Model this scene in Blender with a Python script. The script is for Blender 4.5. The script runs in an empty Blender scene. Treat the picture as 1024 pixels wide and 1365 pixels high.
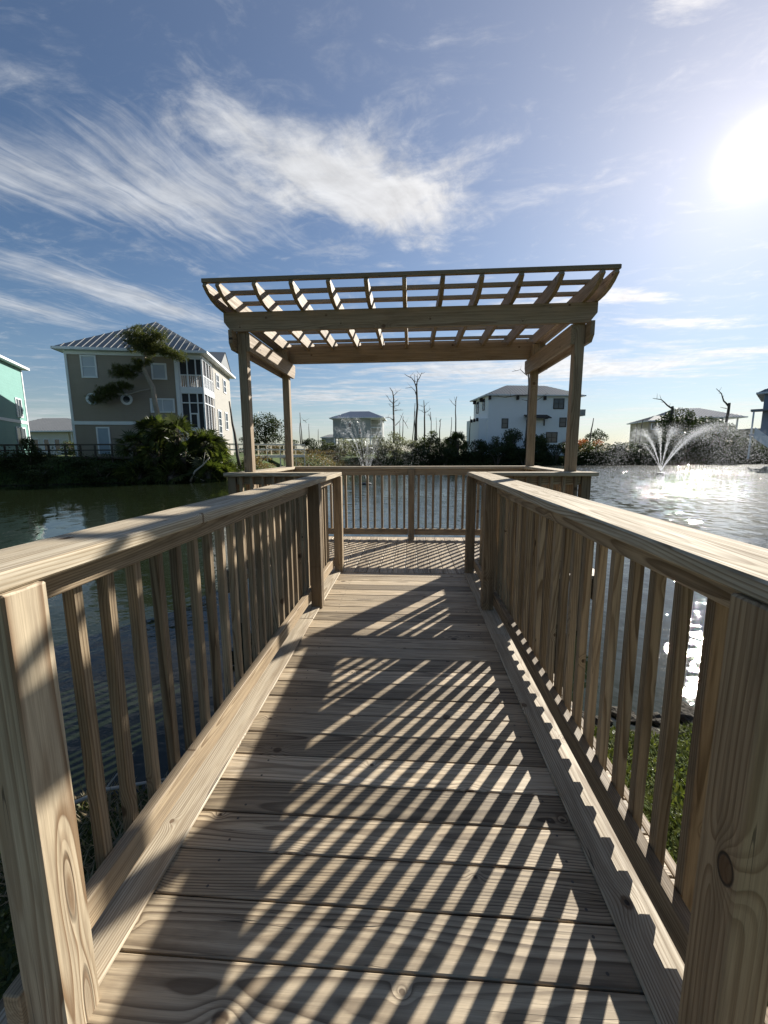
import bpy, math, random
import numpy as np
from mathutils import Vector, Matrix
random.seed(7); rng = np.random.default_rng(7)
PI = math.pi; R = math.radians
scene = bpy.context.scene
col = scene.collection

# ------------------------------------------------------------------ node helpers
def new_mat(name):
    m = bpy.data.materials.new(name); m.use_nodes = True
    nt = m.node_tree
    for n in list(nt.nodes): nt.nodes.remove(n)
    return m, nt
class G:
    def __init__(s, nt): s.nt = nt
    def n(s, t, **kw):
        x = s.nt.nodes.new(t)
        for k, v in kw.items(): setattr(x, k, v)
        return x
    def set(s, sock, v):
        if isinstance(v, bpy.types.NodeSocket): s.nt.links.new(v, sock)
        elif v is not None: sock.default_value = v
    def m(s, op, a, b=None, c=None, clamp=False):
        x = s.n('ShaderNodeMath', operation=op, use_clamp=clamp)
        for i, v in enumerate((a, b, c)):
            if v is not None: s.set(x.inputs[i], v)
        return x.outputs[0]
    def vm(s, op, a, b=None, out=0):
        x = s.n('ShaderNodeVectorMath', operation=op)
        s.set(x.inputs[0], a)
        if b is not None: s.set(x.inputs[3] if op == 'SCALE' else x.inputs[1], b)
        return x.outputs[out]
    def xyz(s, x, y, z):
        c = s.n('ShaderNodeCombineXYZ'); s.set(c.inputs[0], x); s.set(c.inputs[1], y); s.set(c.inputs[2], z); return c.outputs[0]
    def sep(s, v):
        c = s.n('ShaderNodeSeparateXYZ'); s.set(c.inputs[0], v); return c.outputs
    def noise(s, vec, scale=1, detail=2, rough=.5, dist=0, out=0):
        x = s.n('ShaderNodeTexNoise'); s.set(x.inputs['Vector'], vec)
        for k, v in (('Scale', scale), ('Detail', detail), ('Roughness', rough), ('Distortion', dist)): s.set(x.inputs[k], v)
        return x.outputs[out]
    def ramp(s, f, stops, interp='LINEAR'):
        x = s.n('ShaderNodeValToRGB'); s.set(x.inputs[0], f); cr = x.color_ramp; cr.interpolation = interp
        while len(cr.elements) < len(stops): cr.elements.new(.5)
        for e, (p, c) in zip(cr.elements, stops):
            e.position = p; e.color = (*c, 1) if not isinstance(c, (int, float)) else (c, c, c, 1)
        return x.outputs[0]
    def mr(s, v, a, b, c=0., d=1., smooth=True):
        x = s.n('ShaderNodeMapRange'); x.interpolation_type = 'SMOOTHSTEP' if smooth else 'LINEAR'
        for i, q in enumerate((v, a, b, c, d)): s.set(x.inputs[i], q)
        return x.outputs[0]
    def mix(s, f, a, b, mode='MIX'):
        x = s.n('ShaderNodeMix', data_type='RGBA', blend_type=mode)
        s.set(x.inputs[0], f)
        for i, v in ((6, a), (7, b)):
            if not isinstance(v, bpy.types.NodeSocket): v = (*v, 1) if len(v) == 3 else v
            s.set(x.inputs[i], v)
        return x.outputs[2]
    def bump(s, h, strength=.3, dist=.01, normal=None):
        x = s.n('ShaderNodeBump'); s.set(x.inputs['Strength'], strength); s.set(x.inputs['Distance'], dist); s.set(x.inputs['Height'], h)
        if normal is not None: s.set(x.inputs['Normal'], normal)
        return x.outputs[0]
    def out(s, sh): o = s.n('ShaderNodeOutputMaterial'); s.nt.links.new(sh, o.inputs[0])
    def pbr(s, **kw):
        x = s.n('ShaderNodeBsdfPrincipled')
        for k, v in kw.items():
            if isinstance(v, tuple) and len(v) == 3: v = (*v, 1)
            s.set(x.inputs[k.replace('_', ' ')], v)
        return x.outputs[0]

def wood(name, early, late, grey=.3, greycol=(.36, .33, .29), knots=True, special=(), spec=.35, freq=150, tintv=.35, rough=.62):
    m, nt = new_mat(name); g = G(nt)
    at = g.n('ShaderNodeAttribute', attribute_name='wc').outputs['Vector']
    tint = g.n('ShaderNodeAttribute', attribute_name='tint').outputs['Fac']
    u, v, w = g.sep(at)
    wob = g.noise(g.xyz(g.m('MULTIPLY', u, 1.3), g.m('MULTIPLY', v, 5), g.m('MULTIPLY', w, 5)), 1, 2, .5, out=1)
    wx, wy, wz = g.sep(wob)
    sl = g.noise(g.xyz(g.m('MULTIPLY', u, .55), 3.3, tint), 1, 1, out=1)
    sx, sy, sz = g.sep(sl)
    v2 = g.m('ADD', g.m('ADD', v, g.m('MULTIPLY', g.m('SUBTRACT', wx, .5), .022)), g.m('MULTIPLY', g.m('SUBTRACT', sx, .5), .10))
    w2 = g.m('ADD', g.m('ADD', w, g.m('MULTIPLY', g.m('SUBTRACT', wy, .5), .022)), g.m('MULTIPLY', g.m('SUBTRACT', sy, .5), .12))
    r = g.m('SQRT', g.m('ADD', g.m('MULTIPLY', v2, v2), g.m('MULTIPLY', w2, w2)))
    kmask = 0.0; khole = 0.0
    if knots:
        vo = g.n('ShaderNodeTexVoronoi', feature='F1', voronoi_dimensions='2D'); vo.inputs['Scale'].default_value = 1
        kv = g.xyz(g.m('MULTIPLY', u, 2.5), g.m('MULTIPLY', v, 3.1), 0.)
        g.set(vo.inputs['Vector'], kv)
        diff = g.vm('SUBTRACT', kv, vo.outputs['Position'])
        dx, dy, dz = g.sep(diff)
        dm = g.m('SQRT', g.m('ADD', g.m('POWER', g.m('MULTIPLY', dx, 1/2.5/1.25), 2), g.m('POWER', g.m('MULTIPLY', dy, 1/3.1), 2)))
        rc = g.sep(vo.outputs['Color'])
        on = g.m('GREATER_THAN', rc[0], .2)
        rad = g.m('MULTIPLY_ADD', rc[1], .013, .006)
        q = g.m('DIVIDE', dm, rad)
        ga = g.m('MULTIPLY', g.m('EXPONENT', g.m('MULTIPLY', g.m('MULTIPLY', q, q), -.16)), on)
        r = g.m('ADD', r, g.m('MULTIPLY', ga, .018))
        kmask = g.m('MULTIPLY', g.mr(q, 1.15, .7), on)
        khole = g.m('MULTIPLY', g.m('MULTIPLY', g.mr(q, .5, .3), on), g.m('GREATER_THAN', rc[2], .5))
    for (ku, kvv, kw, kr, kst, kdark) in special:
        dm = g.m('SQRT', g.m('ADD', g.m('POWER', g.m('MULTIPLY', g.m('SUBTRACT', u, ku), kst), 2), g.m('ADD', g.m('POWER', g.m('SUBTRACT', v, kvv), 2), g.m('POWER', g.m('MULTIPLY', g.m('SUBTRACT', w, kw), .6), 2))))
        q = g.m('DIVIDE', dm, kr)
        r = g.m('ADD', r, g.m('MULTIPLY', g.m('EXPONENT', g.m('MULTIPLY', g.m('MULTIPLY', q, q), -.3)), .05))
        kmask = g.m('MAXIMUM', kmask, g.m('MULTIPLY', g.mr(q, 1.1, .85), kdark)); khole = g.m('MAXIMUM', khole, g.m('MULTIPLY', g.m('MULTIPLY', g.mr(q, 1.15, 1.0), g.mr(q, .75, .95)), kdark))
    ring = g.m('FRACT', g.m('ADD', g.m('MULTIPLY', r, freq), g.m('MULTIPLY', wz, .7)))
    latef = g.ramp(ring, [(0, .0), (.38, .08), (.7, .8), (.88, 1), (.95, .25), (1, .0)])
    band = g.noise(g.xyz(g.m('MULTIPLY', u, .4), g.m('MULTIPLY', r, 60), tint), 1, 2)
    latef = g.m('MULTIPLY', latef, g.mr(band, .3, .65, .5, 1))
    c = g.mix(latef, early, late)
    fib = g.noise(g.xyz(g.m('MULTIPLY', u, 7), g.m('MULTIPLY', v, 420), g.m('MULTIPLY', w, 420)), 1, 3, .6)
    fib2 = g.noise(g.xyz(g.m('MULTIPLY', u, 2.2), g.m('MULTIPLY', v, 60), g.m('MULTIPLY', w, 60)), 1, 4, .65)
    gm = g.mr(g.noise(g.xyz(g.m('MULTIPLY', u, 2.5), g.m('MULTIPLY', v, 14), g.m('MULTIPLY', w, 14)), 1, 4, .6), .3, .75)
    gtot = g.m('MULTIPLY', g.m('MULTIPLY_ADD', gm, .8, .3), g.m('MULTIPLY', g.m('MULTIPLY_ADD', tint, 1.1, .35), grey), clamp=True)
    c = g.mix(g.m('MULTIPLY', gtot, g.m('MULTIPLY_ADD', latef, -.7, 1.)), c, greycol)
    c = g.mix(g.mr(fib2, .35, .75, 0, .5), c, (late[0]*.55, late[1]*.55, late[2]*.55))
    c = g.mix(g.mr(fib, .3, .7, .0, .22), c, (.1, .075, .05))
    stn = g.noise(g.xyz(g.m('MULTIPLY_ADD', u, 1.8, 9.), g.m('MULTIPLY', v, 9), g.m('MULTIPLY', w, 9)), 1, 5, .68)
    c = g.mix(g.mr(stn, .5, .72, 0, .5), c, (late[0]*.75, late[1]*.8, late[2]*.85))
    c = g.mix(g.m('MULTIPLY', kmask, .8), c, (late[0]*.45, late[1]*.36, late[2]*.3)) if knots or special else c
    c = g.mix(g.m('MULTIPLY', khole, .9), c, (.02, .014, .01)) if knots or special else c
    crk = g.noise(g.xyz(g.m('MULTIPLY', u, .8), g.m('MULTIPLY_ADD', v, 42, 7.), g.m('MULTIPLY_ADD', w, 38, 3.)), 1, 1, .4)
    crm = g.m('MULTIPLY', g.mr(g.m('ABSOLUTE', g.m('SUBTRACT', crk, .5)), .006, .002), g.mr(g.noise(g.xyz(g.m('MULTIPLY', u, .9), g.m('MULTIPLY', v, 5), w), 1, 1), .52, .6))
    c = g.mix(g.m('MULTIPLY', crm, .85), c, (.03, .022, .016))
    val = g.m('MULTIPLY_ADD', tint, tintv, 1-tintv*.55)
    hs = g.n('ShaderNodeHueSaturation'); g.set(hs.inputs['Value'], val); g.set(hs.inputs['Color'], c)
    h = g.m('ADD', g.m('MULTIPLY', latef, .35), g.m('MULTIPLY', fib, .35)); h = g.m('SUBTRACT', h, g.m('MULTIPLY', g.m('MAXIMUM', crm, khole), 2.5)) if (knots or special) else h
    h = g.m('ADD', h, g.m('MULTIPLY', fib2, .5))
    nrm = g.bump(h, .55, .0016)
    g.out(g.pbr(Base_Color=hs.outputs[0], Roughness=g.mr(fib2, .2, .8, rough-.1, rough+.15), Specular_IOR_Level=spec, Normal=nrm))
    return m

def plain(name, colr, rough=.7, var=.12, scale=3., metal=0, spec=.3, bumps=0, gloss_noise=0):
    m, nt = new_mat(name); g = G(nt)
    tc = g.n('ShaderNodeTexCoord').outputs['Object']
    n = g.noise(tc, scale, 4, .6)
    lo = tuple(x*(1-var) for x in colr); hi = tuple(min(1, x*(1+var)) for x in colr)
    kw = dict(Base_Color=g.mix(n, lo, hi), Roughness=rough, Metallic=metal, Specular_IOR_Level=spec)
    if bumps: kw['Normal'] = g.bump(g.noise(tc, scale*6, 3), bumps, .02)
    g.out(g.pbr(**kw)); return m

def siding(name, colr, pitch=.15, depth=.5):
    m, nt = new_mat(name); g = G(nt)
    p = g.n('ShaderNodeNewGeometry').outputs['Position']; x, y, z = g.sep(p)
    f = g.m('FRACT', g.m('DIVIDE', z, pitch))
    n = g.noise(g.xyz(x, y, g.m('MULTIPLY', z, 4)), .8, 4, .6)
    c = g.mix(n, tuple(a*.9 for a in colr), tuple(a*1.08 for a in colr))
    st = g.noise(g.xyz(g.m('MULTIPLY', x, 3), g.m('MULTIPLY', y, 3), g.m('MULTIPLY', z, .3)), 1, 4, .7)
    c = g.mix(g.mr(st, .5, .8, 0, .18), c, tuple(a*.55 for a in colr))
    g.out(g.pbr(Base_Color=c, Roughness=.6, Specular_IOR_Level=.3, Normal=g.bump(f, depth, .02))); return m

def foliage(name, cols, trans=.35, rough=.5):
    m, nt = new_mat(name); g = G(nt)
    geo = g.n('ShaderNodeNewGeometry'); ri = geo.outputs['Random Per Island']
    oi = g.n('ShaderNodeObjectInfo').outputs['Random']
    tc = g.n('ShaderNodeTexCoord').outputs['Object']
    n = g.noise(tc, 1.1, 2)
    f = g.m('ADD', g.m('MULTIPLY', ri, .5), g.m('ADD', g.m('MULTIPLY', n, .35), g.m('MULTIPLY', oi, .15)))
    c = g.ramp(f, [(i/(len(cols)-1), x) for i, x in enumerate(cols)])
    p = g.pbr(Base_Color=c, Roughness=rough, Specular_IOR_Level=.2)
    t = g.n('ShaderNodeBsdfTranslucent'); tcx = g.mix(1, c, (1.5, 1.6, .7), 'MULTIPLY'); g.set(t.inputs[0], tcx)
    mx = g.n('ShaderNodeMixShader'); mx.inputs[0].default_value = trans
    nt.links.new(p, mx.inputs[1]); nt.links.new(t.outputs[0], mx.inputs[2]); g.out(mx.outputs[0]); return m

def glass_dark(name, c=(.03, .04, .05)):
    m, nt = new_mat(name); g = G(nt)
    g.out(g.pbr(Base_Color=c, Roughness=.08, Specular_IOR_Level=.7)); return m

EARLY = (.52, .385, .235); LATE = (.27, .165, .085)
M = {}
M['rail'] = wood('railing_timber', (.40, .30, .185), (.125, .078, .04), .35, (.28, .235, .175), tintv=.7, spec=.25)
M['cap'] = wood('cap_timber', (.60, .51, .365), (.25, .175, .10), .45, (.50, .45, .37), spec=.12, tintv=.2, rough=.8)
M['edge'] = wood('edge_board_timber', (.62, .525, .375), (.25, .17, .095), .3, (.46, .42, .36), tintv=.2)
M['deck'] = wood('deck_timber', (.60, .465, .295), (.11, .07, .037), .6, (.44, .375, .28), tintv=.9, spec=.4, rough=.58, freq=115)
M['pergola'] = wood('pergola_timber', (.37, .275, .165), (.2, .125, .065), .3, (.36, .32, .27))
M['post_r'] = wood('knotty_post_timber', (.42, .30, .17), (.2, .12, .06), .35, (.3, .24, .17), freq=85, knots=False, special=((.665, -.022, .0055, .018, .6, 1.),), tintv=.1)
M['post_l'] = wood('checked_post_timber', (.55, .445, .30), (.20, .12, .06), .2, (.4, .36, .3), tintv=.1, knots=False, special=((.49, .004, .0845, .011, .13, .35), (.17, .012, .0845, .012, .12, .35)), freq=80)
M['dockwood'] = wood('dock_timber', (.10, .08, .06), (.06, .045, .03), .4, (.09, .085, .075), knots=False)
M['palewood'] = plain('pale_painted_timber', (.74, .68, .55), .6)
M['black'] = plain('black_plastic', (.03, .03, .03), .5)
M['screw'] = plain('screw_steel', (.12, .11, .1), .45, metal=.8)
M['bark_dead'] = plain('grey_dead_bark', (.13, .105, .08), .9, .4, 5)
M['bark'] = plain('pine_bark', (.3, .25, .19), .9, .4, 4, bumps=.5)
M['trunk_palm'] = plain('palm_bark', (.16, .13, .1), .95, .4, 6, bumps=.6)
M['stone'] = plain('wet_rock', (.07, .062, .05), .9, .5, 9, bumps=.7, spec=.1)
M['tan'] = siding('tan_siding', (.30, .25, .20))
M['tan_light'] = siding('cream_siding', (.36, .34, .30))
M['teal'] = siding('aqua_siding', (.17, .32, .285), .2, .25)
M['white'] = plain('white_trim', (.72, .73, .74), .5, .05)
M['stucco'] = plain('white_stucco', (.87, .87, .85), .8, .04, 1.2)
M['stucco_grey'] = plain('grey_stucco', (.33, .33, .31), .8, .08, 1.2)
M['beige'] = siding('beige_siding', (.36, .31, .21), .2, .2)
M['bluegrey'] = siding('blue_grey_siding', (.2, .24, .3), .2, .2)
M['greyside'] = siding('pale_grey_siding', (.32, .33, .32), .2, .2)
M['roof'] = plain('grey_metal_roof', (.27, .275, .275), .75, .12, .7, metal=0, spec=.08)
M['roof_blue'] = plain('blue_metal_roof', (.10, .14, .21), .75, .1, .7, metal=0, spec=.08)
M['glass'] = glass_dark('window_glass')
M['blind'] = plain('window_blind', (.45, .48, .52), .35, .08, 2)
M['screen'] = plain('porch_screen', (.035, .035, .04), .6)
M['dark'] = plain('dark_bracket', (.05, .04, .035), .7)
M['door'] = plain('door_paint', (.3, .36, .42), .5)
M['orange'] = foliage('red_orange_leaves', [(.2, .05, .02), (.33, .1, .04), (.26, .15, .05)], .2)
M['leaf_dark'] = foliage('dark_green_leaves', [(.018, .028, .01), (.036, .052, .017), (.07, .085, .03)], .18)
M['leaf_mid'] = foliage('mid_green_leaves', [(.025, .038, .011), (.06, .076, .022), (.12, .13, .04)], .25)
M['leaf_grey'] = foliage('grey_green_leaves', [(.07, .075, .05), (.13, .135, .09), (.22, .22, .15)], .3)
M['leaf_brown'] = foliage('dry_brown_leaves', [(.08, .055, .03), (.17, .12, .07), (.28, .21, .13)], .3)
M['frond'] = foliage('palmetto_fronds', [(.02, .03, .008), (.05, .065, .018), (.16, .16, .06)], .3, .35)
M['needle'] = foliage('pine_needles', [(.03, .042, .012), (.065, .075, .02), (.13, .12, .035)], .3)
M['grass'] = foliage('lawn_leaves', [(.035, .05, .013), (.075, .092, .026), (.17, .175, .065)], .3, .22)

# ------------------------------------------------------------------ mesh builders
def link(o): col.objects.link(o); return o
def tag(o, label, cat, group=None, kind=None):
    if label: o['label'] = label
    if cat: o['category'] = cat
    if group: o['group'] = group
    if kind: o['kind'] = kind
    return o
def empty(name, loc=(0, 0, 0), rz=0., label=None, cat=None, group=None):
    o = bpy.data.objects.new(name, None); o.location = loc; o.rotation_euler = (0, 0, rz); o.empty_display_size = .1
    link(o); return tag(o, label, cat, group)

class MB:
    def __init__(s): s.v = []; s.f = []; s.wc = []; s.t = []; s.mi = []; s.mat = 0
    def _add(s, vs, fs, wcs, t):
        b = len(s.v); s.v += vs; s.f += [tuple(b+i for i in f) for f in fs]; s.wc += wcs; s.t += [t]*len(vs); s.mi += [s.mat]*len(fs)
    def box(s, x0, x1, y0, y1, z0, z1, bev=.003, t=None, axis=None, woff=None, M4=None):
        c = Vector(((x0+x1)/2, (y0+y1)/2, (z0+z1)/2)); h = ((x1-x0)/2, (y1-y0)/2, (z1-z0)/2)
        if axis is None: axis = max(range(3), key=lambda i: h[i])
        rest = [i for i in range(3) if i != axis]
        rest.sort(key=lambda i: -h[i])
        off = woff if woff is not None else (random.uniform(0, 60), random.uniform(-.06, .06), random.uniform(.015, .10)*random.choice((-1, 1)))
        t = random.random() if t is None else t
        vs, fs, idx = [], [], {}
        bev = min(bev, min(h)*.45)
        for sx in (-1, 1):
            for sy in (-1, 1):
                for sz in (-1, 1):
                    for a in range(3):
                        p = [sx*h[0], sy*h[1], sz*h[2]]
                        for b in range(3):
                            if b != a: p[b] -= (sx, sy, sz)[b]*bev
                        idx[(sx, sy, sz, a)] = len(vs); vs.append(p)
        S = (-1, 1)
        for a in range(3):
            b, c2 = (a+1) % 3, (a+2) % 3
            for sa in S:
                q = []
                for (sb, sc) in ((-1, -1), (1, -1), (1, 1), (-1, 1)):
                    k = [0, 0, 0]; k[a] = sa; k[b] = sb; k[c2] = sc; q.append(idx[(*k, a)])
                fs.append(q if sa > 0 else q[::-1])
            for sb in S:
                for sc in S:
                    q = []
                    for sa, ax in ((-1, b), (1, b), (1, c2), (-1, c2)):
                        k = [0, 0, 0]; k[a] = sa; k[b] = sb; k[c2] = sc; q.append(idx[(*k, ax)])
                    fs.append(q if sb*sc < 0 else q[::-1])
        for sx in S:
            for sy in S:
                for sz in S:
                    q = [idx[(sx, sy, sz, a)] for a in range(3)]
                    fs.append(q if sx*sy*sz > 0 else q[::-1])
        wc = [(p[axis]+off[0], p[rest[0]]+off[1], p[rest[1]]+off[2]) for p in vs]
        out = []
        for p in vs:
            q = c+Vector(p); out.append(tuple(M4 @ q) if M4 is not None else tuple(q))
        s._add(out, fs, wc, t)
        return s
    def prism(s, pts, axis, a0, a1, t=None):
        # pts: outline in the plane perpendicular to axis (0: (y,z), 1: (x,z))
        n = len(pts); t = random.random() if t is None else t
        mk = (lambda a, p: (a, p[0], p[1])) if axis == 0 else (lambda a, p: (p[0], a, p[1]))
        vs = [mk(a0, p) for p in pts]+[mk(a1, p) for p in pts]
        area = sum(pts[i][0]*pts[(i+1) % n][1]-pts[(i+1) % n][0]*pts[i][1] for i in range(n))
        fl = (area > 0) == (axis == 0)
        fs = [tuple(range(n))[::-1], tuple(range(n, 2*n))]+[(i, (i+1) % n, n+(i+1) % n, n+i) for i in range(n)]
        if not fl: fs = [f[::-1] for f in fs]
        off = (random.uniform(0, 60), random.uniform(-.05, .05), random.uniform(.02, .1))
        wc = [((v[1] if axis == 0 else v[0])+off[0], v[2]-pts[0][1]+off[1], (v[0] if axis == 0 else v[1])-a0+off[2]) for v in vs]
        s._add(vs, fs, wc, t); return s
    def tube(s, pts, rads, n=6, cap=True):
        pts = [Vector(p) for p in pts]; vs = []; fs = []
        prev = None
        for i, p in enumerate(pts):
            d = (pts[min(i+1, len(pts)-1)]-pts[max(i-1, 0)]).normalized()
            a = Vector((1, 0, 0)) if prev is None and abs(d.x) < .8 else (Vector((0, 1, 0)) if prev is None else prev)
            x = (a-d*a.dot(d)).normalized(); y = d.cross(x); prev = x
            for k in range(n):
                an = 2*PI*k/n; vs.append(tuple(p+(x*math.cos(an)+y*math.sin(an))*rads[i]))
        for i in range(len(pts)-1):
            for k in range(n):
                fs.append((i*n+k, i*n+(k+1) % n, (i+1)*n+(k+1) % n, (i+1)*n+k))
        if cap: fs.append(tuple(range(n))[::-1]); fs.append(tuple((len(pts)-1)*n+k for k in range(n)))
        s._add(vs, fs, [(v[2], v[0], v[1]) for v in vs], random.random()); return s
    def poly(s, pts, thick=0):
        s._add([tuple(p) for p in pts], [tuple(range(len(pts)))], [(p[0], p[1], p[2]) for p in pts], .5); return s
    def build(s, name, mats, parent=None, loc=None, smooth=False):
        me = bpy.data.meshes.new(name); me.from_pydata(s.v, [], s.f)
        if not isinstance(mats, (list, tuple)): mats = [mats]
        for m in mats: me.materials.append(m)
        if len(mats) > 1: me.polygons.foreach_set('material_index', s.mi)
        a = me.attributes.new('wc', 'FLOAT_VECTOR', 'POINT'); a.data.foreach_set('vector', np.array(s.wc, np.float32).ravel())
        a = me.attributes.new('tint', 'FLOAT', 'POINT'); a.data.foreach_set('value', np.array(s.t, np.float32))
        if smooth: me.polygons.foreach_set('use_smooth', [True]*len(me.polygons))
        me.update()
        o = bpy.data.objects.new(name, me); link(o)
        if parent is not None: o.parent = parent
        if loc: o.location = loc
        return o
def arr_mesh(name, verts, k, mat, parent=None, smooth=False, nface=None):
    """verts (N*k,3): N separate polygons of k corners."""
    verts = np.asarray(verts, np.float32).reshape(-1, 3); n = len(verts)//k
    me = bpy.data.meshes.new(name); me.vertices.add(len(verts)); me.vertices.foreach_set('co', verts.ravel())
    me.loops.add(n*k); me.loops.foreach_set('vertex_index', np.arange(n*k, dtype=np.int32))
    me.polygons.add(n); me.polygons.foreach_set('loop_start', np.arange(0, n*k, k, dtype=np.int32))
    try: me.polygons.foreach_set('loop_total', np.full(n, k, np.int32))
    except Exception: pass
    me.materials.append(mat); me.update(calc_edges=True)
    o = bpy.data.objects.new(name, me); link(o)
    if parent is not None: o.parent = parent
    return o
def copy_tree(o, parent=None):
    c = o.copy(); col.objects.link(c); c.parent = parent
    for ch in list(o.children): copy_tree(ch, c)
    return c

# ------------------------------------------------------------------ boardwalk
WZ = -.6                                   # water level; deck surface is z = 0
XL, XR = -.73, .571                        # inner faces of the walkway posts
bw = empty('boardwalk', (0, 1.6, 0), label='weathered plank walkway leading straight out over the pond to the pergola platform', cat='boardwalk')
def par(o, p): o.parent = p; o.matrix_parent_inverse = Matrix.Translation(-Vector(p.location)); return o
PY0 = .833; PP = .1408
deck = MB()
def screws(mb, pts, z=.0008):
    mb.mat = 1
    for x, y in pts:
        n = 7; b = [(x+.0045*math.cos(2*PI*k/n), y+.0045*math.sin(2*PI*k/n), z) for k in range(n)]
        mb._add(b, [tuple(range(n))], [(0, 0, 0)]*n, .5)
    mb.mat = 0
for k in range(-13, 23):
    y0 = PY0+k*PP; y1 = y0+PP
    tt = random.random()
    tt = {-4: .35, -3: .45, -2: .3, -1: .55, 0: .5, 1: .35, 2: .65, 3: .1, 4: .95, 5: .15, 6: .45, 7: .55, 8: .2}.get(k, tt)
    deck.box(-.93, .80, y0+.0022, y1-.0022, -.038+random.uniform(-.001, .001), random.uniform(-.0012, .0004), .0035, t=tt, axis=0)
for k in range(-6, 23):
    for x in (-.60, .49):
        if random.random() < .8: screws(deck, [(x+random.uniform(-.008, .008), PY0+(k+q)*PP+random.uniform(-.006, .006)) for q in (.22, .78)])
y0 = PY0+23*PP
deck.box(-.93, .80, y0+.002, 4.186, -.038, 0, .0035, t=.8, axis=0)
par(deck.build('decking', [M['deck'], M['screw']]), bw)
eb = MB(); eb.box(-.935, -.748, -1.0, 2.93, .002, .014, .004, t=.75, woff=(3.1, .035, .035)); eb.box(-.935, -.748, 2.934, 4.183, .002, .014, .004, t=.6)
par(eb.build('edge_board', M['edge']), bw)
eb = MB(); eb.box(.557, .765, -1.0, 2.73, .002, .014, .004, t=.3, woff=(7.3, -.01, .045)); eb.box(.557, .765, 2.734, 4.183, .002, .014, .004, t=.35)
par(eb.build('edge_board', M['edge']), bw)
for x0, x1 in ((-.97, -.937), (.802, .835)):
    par(MB().box(x0, x1, -1, 4.18, -.26, -.004, .003).build('side_joist', M['rail']), bw)
for y in (1.2, 4.0):
    for x in (-.89, .70): par(MB().tube([(x, y, -2), (x, y, -.05)], [.1, .1], 12).build('piling', M['dockwood']), bw)

pf = empty('viewing_platform', (0, 5.1, 0), label='square plank platform under the pergola with boards running away from the walkway', cat='platform')
pd = MB(); x = -1.99; i = 0
while x < 1.86:
    pd.box(x+.0022, x+.1375-.0022, 4.2, 6.03, -.038, random.uniform(-.001, .0004), .0035, axis=1); x += .1375; i += 1
par(pd.build('decking', M['deck']), pf)
fr = MB()
fr.box(-2.0, 1.88, 6.035, 6.073, -.26, -.004); fr.box(-2.035, -2.0, 4.19, 6.073, -.26, -.004); fr.box(1.88, 1.915, 4.19, 6.073, -.26, -.004)
par(fr.build('rim_joist', M['rail']), pf)
for x, y in ((-1.5, 4.5), (1.4, 4.5), (-1.5, 5.7), (1.4, 5.7)):
    par(MB().tube([(x, y, -2.2), (x, y, -.05)], [.11, .11], 12).build('piling', M['dockwood']), pf)

def railing(name, label, loc, posts, caps, tops, bottoms, bals):
    e = empty(name, loc, label=label, cat='railing', group='timber railings of the boardwalk and platform')
    for p in posts:
        m = p[6] if len(p) > 6 else M['rail']; kw = p[7] if len(p) > 7 else {}
        par(MB().box(*p[:6], .004, axis=2, **kw).build('post', m), e)
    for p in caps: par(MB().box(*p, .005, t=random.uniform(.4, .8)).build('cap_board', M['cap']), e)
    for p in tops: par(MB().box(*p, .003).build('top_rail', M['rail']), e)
    for p in bottoms: par(MB().box(*p, .003).build('bottom_rail', M['rail']), e)
    for p in bals:
        c_ = Vector(((p[0]+p[1])/2, (p[2]+p[3])/2, p[5])); ax = 'X' if abs(p[0]-p[1]) > 0 and len(bals) and bals[0][0] == bals[0][0] and name and abs(bals[-1][2]-bals[0][2]) > .2 else 'Y'
        mrot = Matrix.Translation(c_) @ Matrix.Rotation(random.gauss(0, .0022), 4, ax) @ Matrix.Translation(-c_)
        par(MB().box(*p, .003, axis=2, M4=mrot).build('baluster', M['rail']), e)
    return e
def bal_y(xa, xb, ya, yb, n, z0=.055, z1=1.027):
    r = []; p = (yb-ya)/(n+0.0)
    for i in range(n):
        y = ya+p*(i+.5)+random.uniform(-.004, .004); j = random.uniform(-.0012, .0012); r.append((xa+j, xb+j, y-.016, y+.016, z0+random.uniform(-.003, .003), z1))
    return r
def bal_x(ya, yb, xa, xb, n, z0=.055, z1=1.027):
    r = []; p = (xb-xa)/n
    for i in range(n):
        x = xa+p*(i+.5)+random.uniform(-.003, .003); r.append((x-.016, x+.016, ya, yb, z0+random.uniform(-.003, .003), z1))
    return r
PY = ((.652, .743), (3.168, 3.259), (4.190, 4.281))
railing('walkway_railing', 'sunlit railing along the left side of the walkway, its cap board bright in the sun', (-.79, 2.4, 0),
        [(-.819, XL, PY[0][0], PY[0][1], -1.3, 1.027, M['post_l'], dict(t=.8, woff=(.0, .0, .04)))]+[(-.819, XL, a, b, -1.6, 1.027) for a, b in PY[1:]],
        [(-.925, -.738, .60, 3.212, 1.029, 1.067), (-.925, -.738, 3.2145, 4.305, 1.029, 1.067)],
        [(-.852, -.814, .64, 3.212, .955, 1.0275), (-.852, -.814, 3.2145, 4.213, .955, 1.0275)],
        [(-.852, -.814, .64, 3.212, .068, .157), (-.852, -.814, 3.2145, 4.213, .068, .157)],
        bal_y(-.886, -.853, .777, 3.209, 21, .05)+bal_y(-.883, -.853, 3.209, 4.135, 8, .05))
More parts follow.
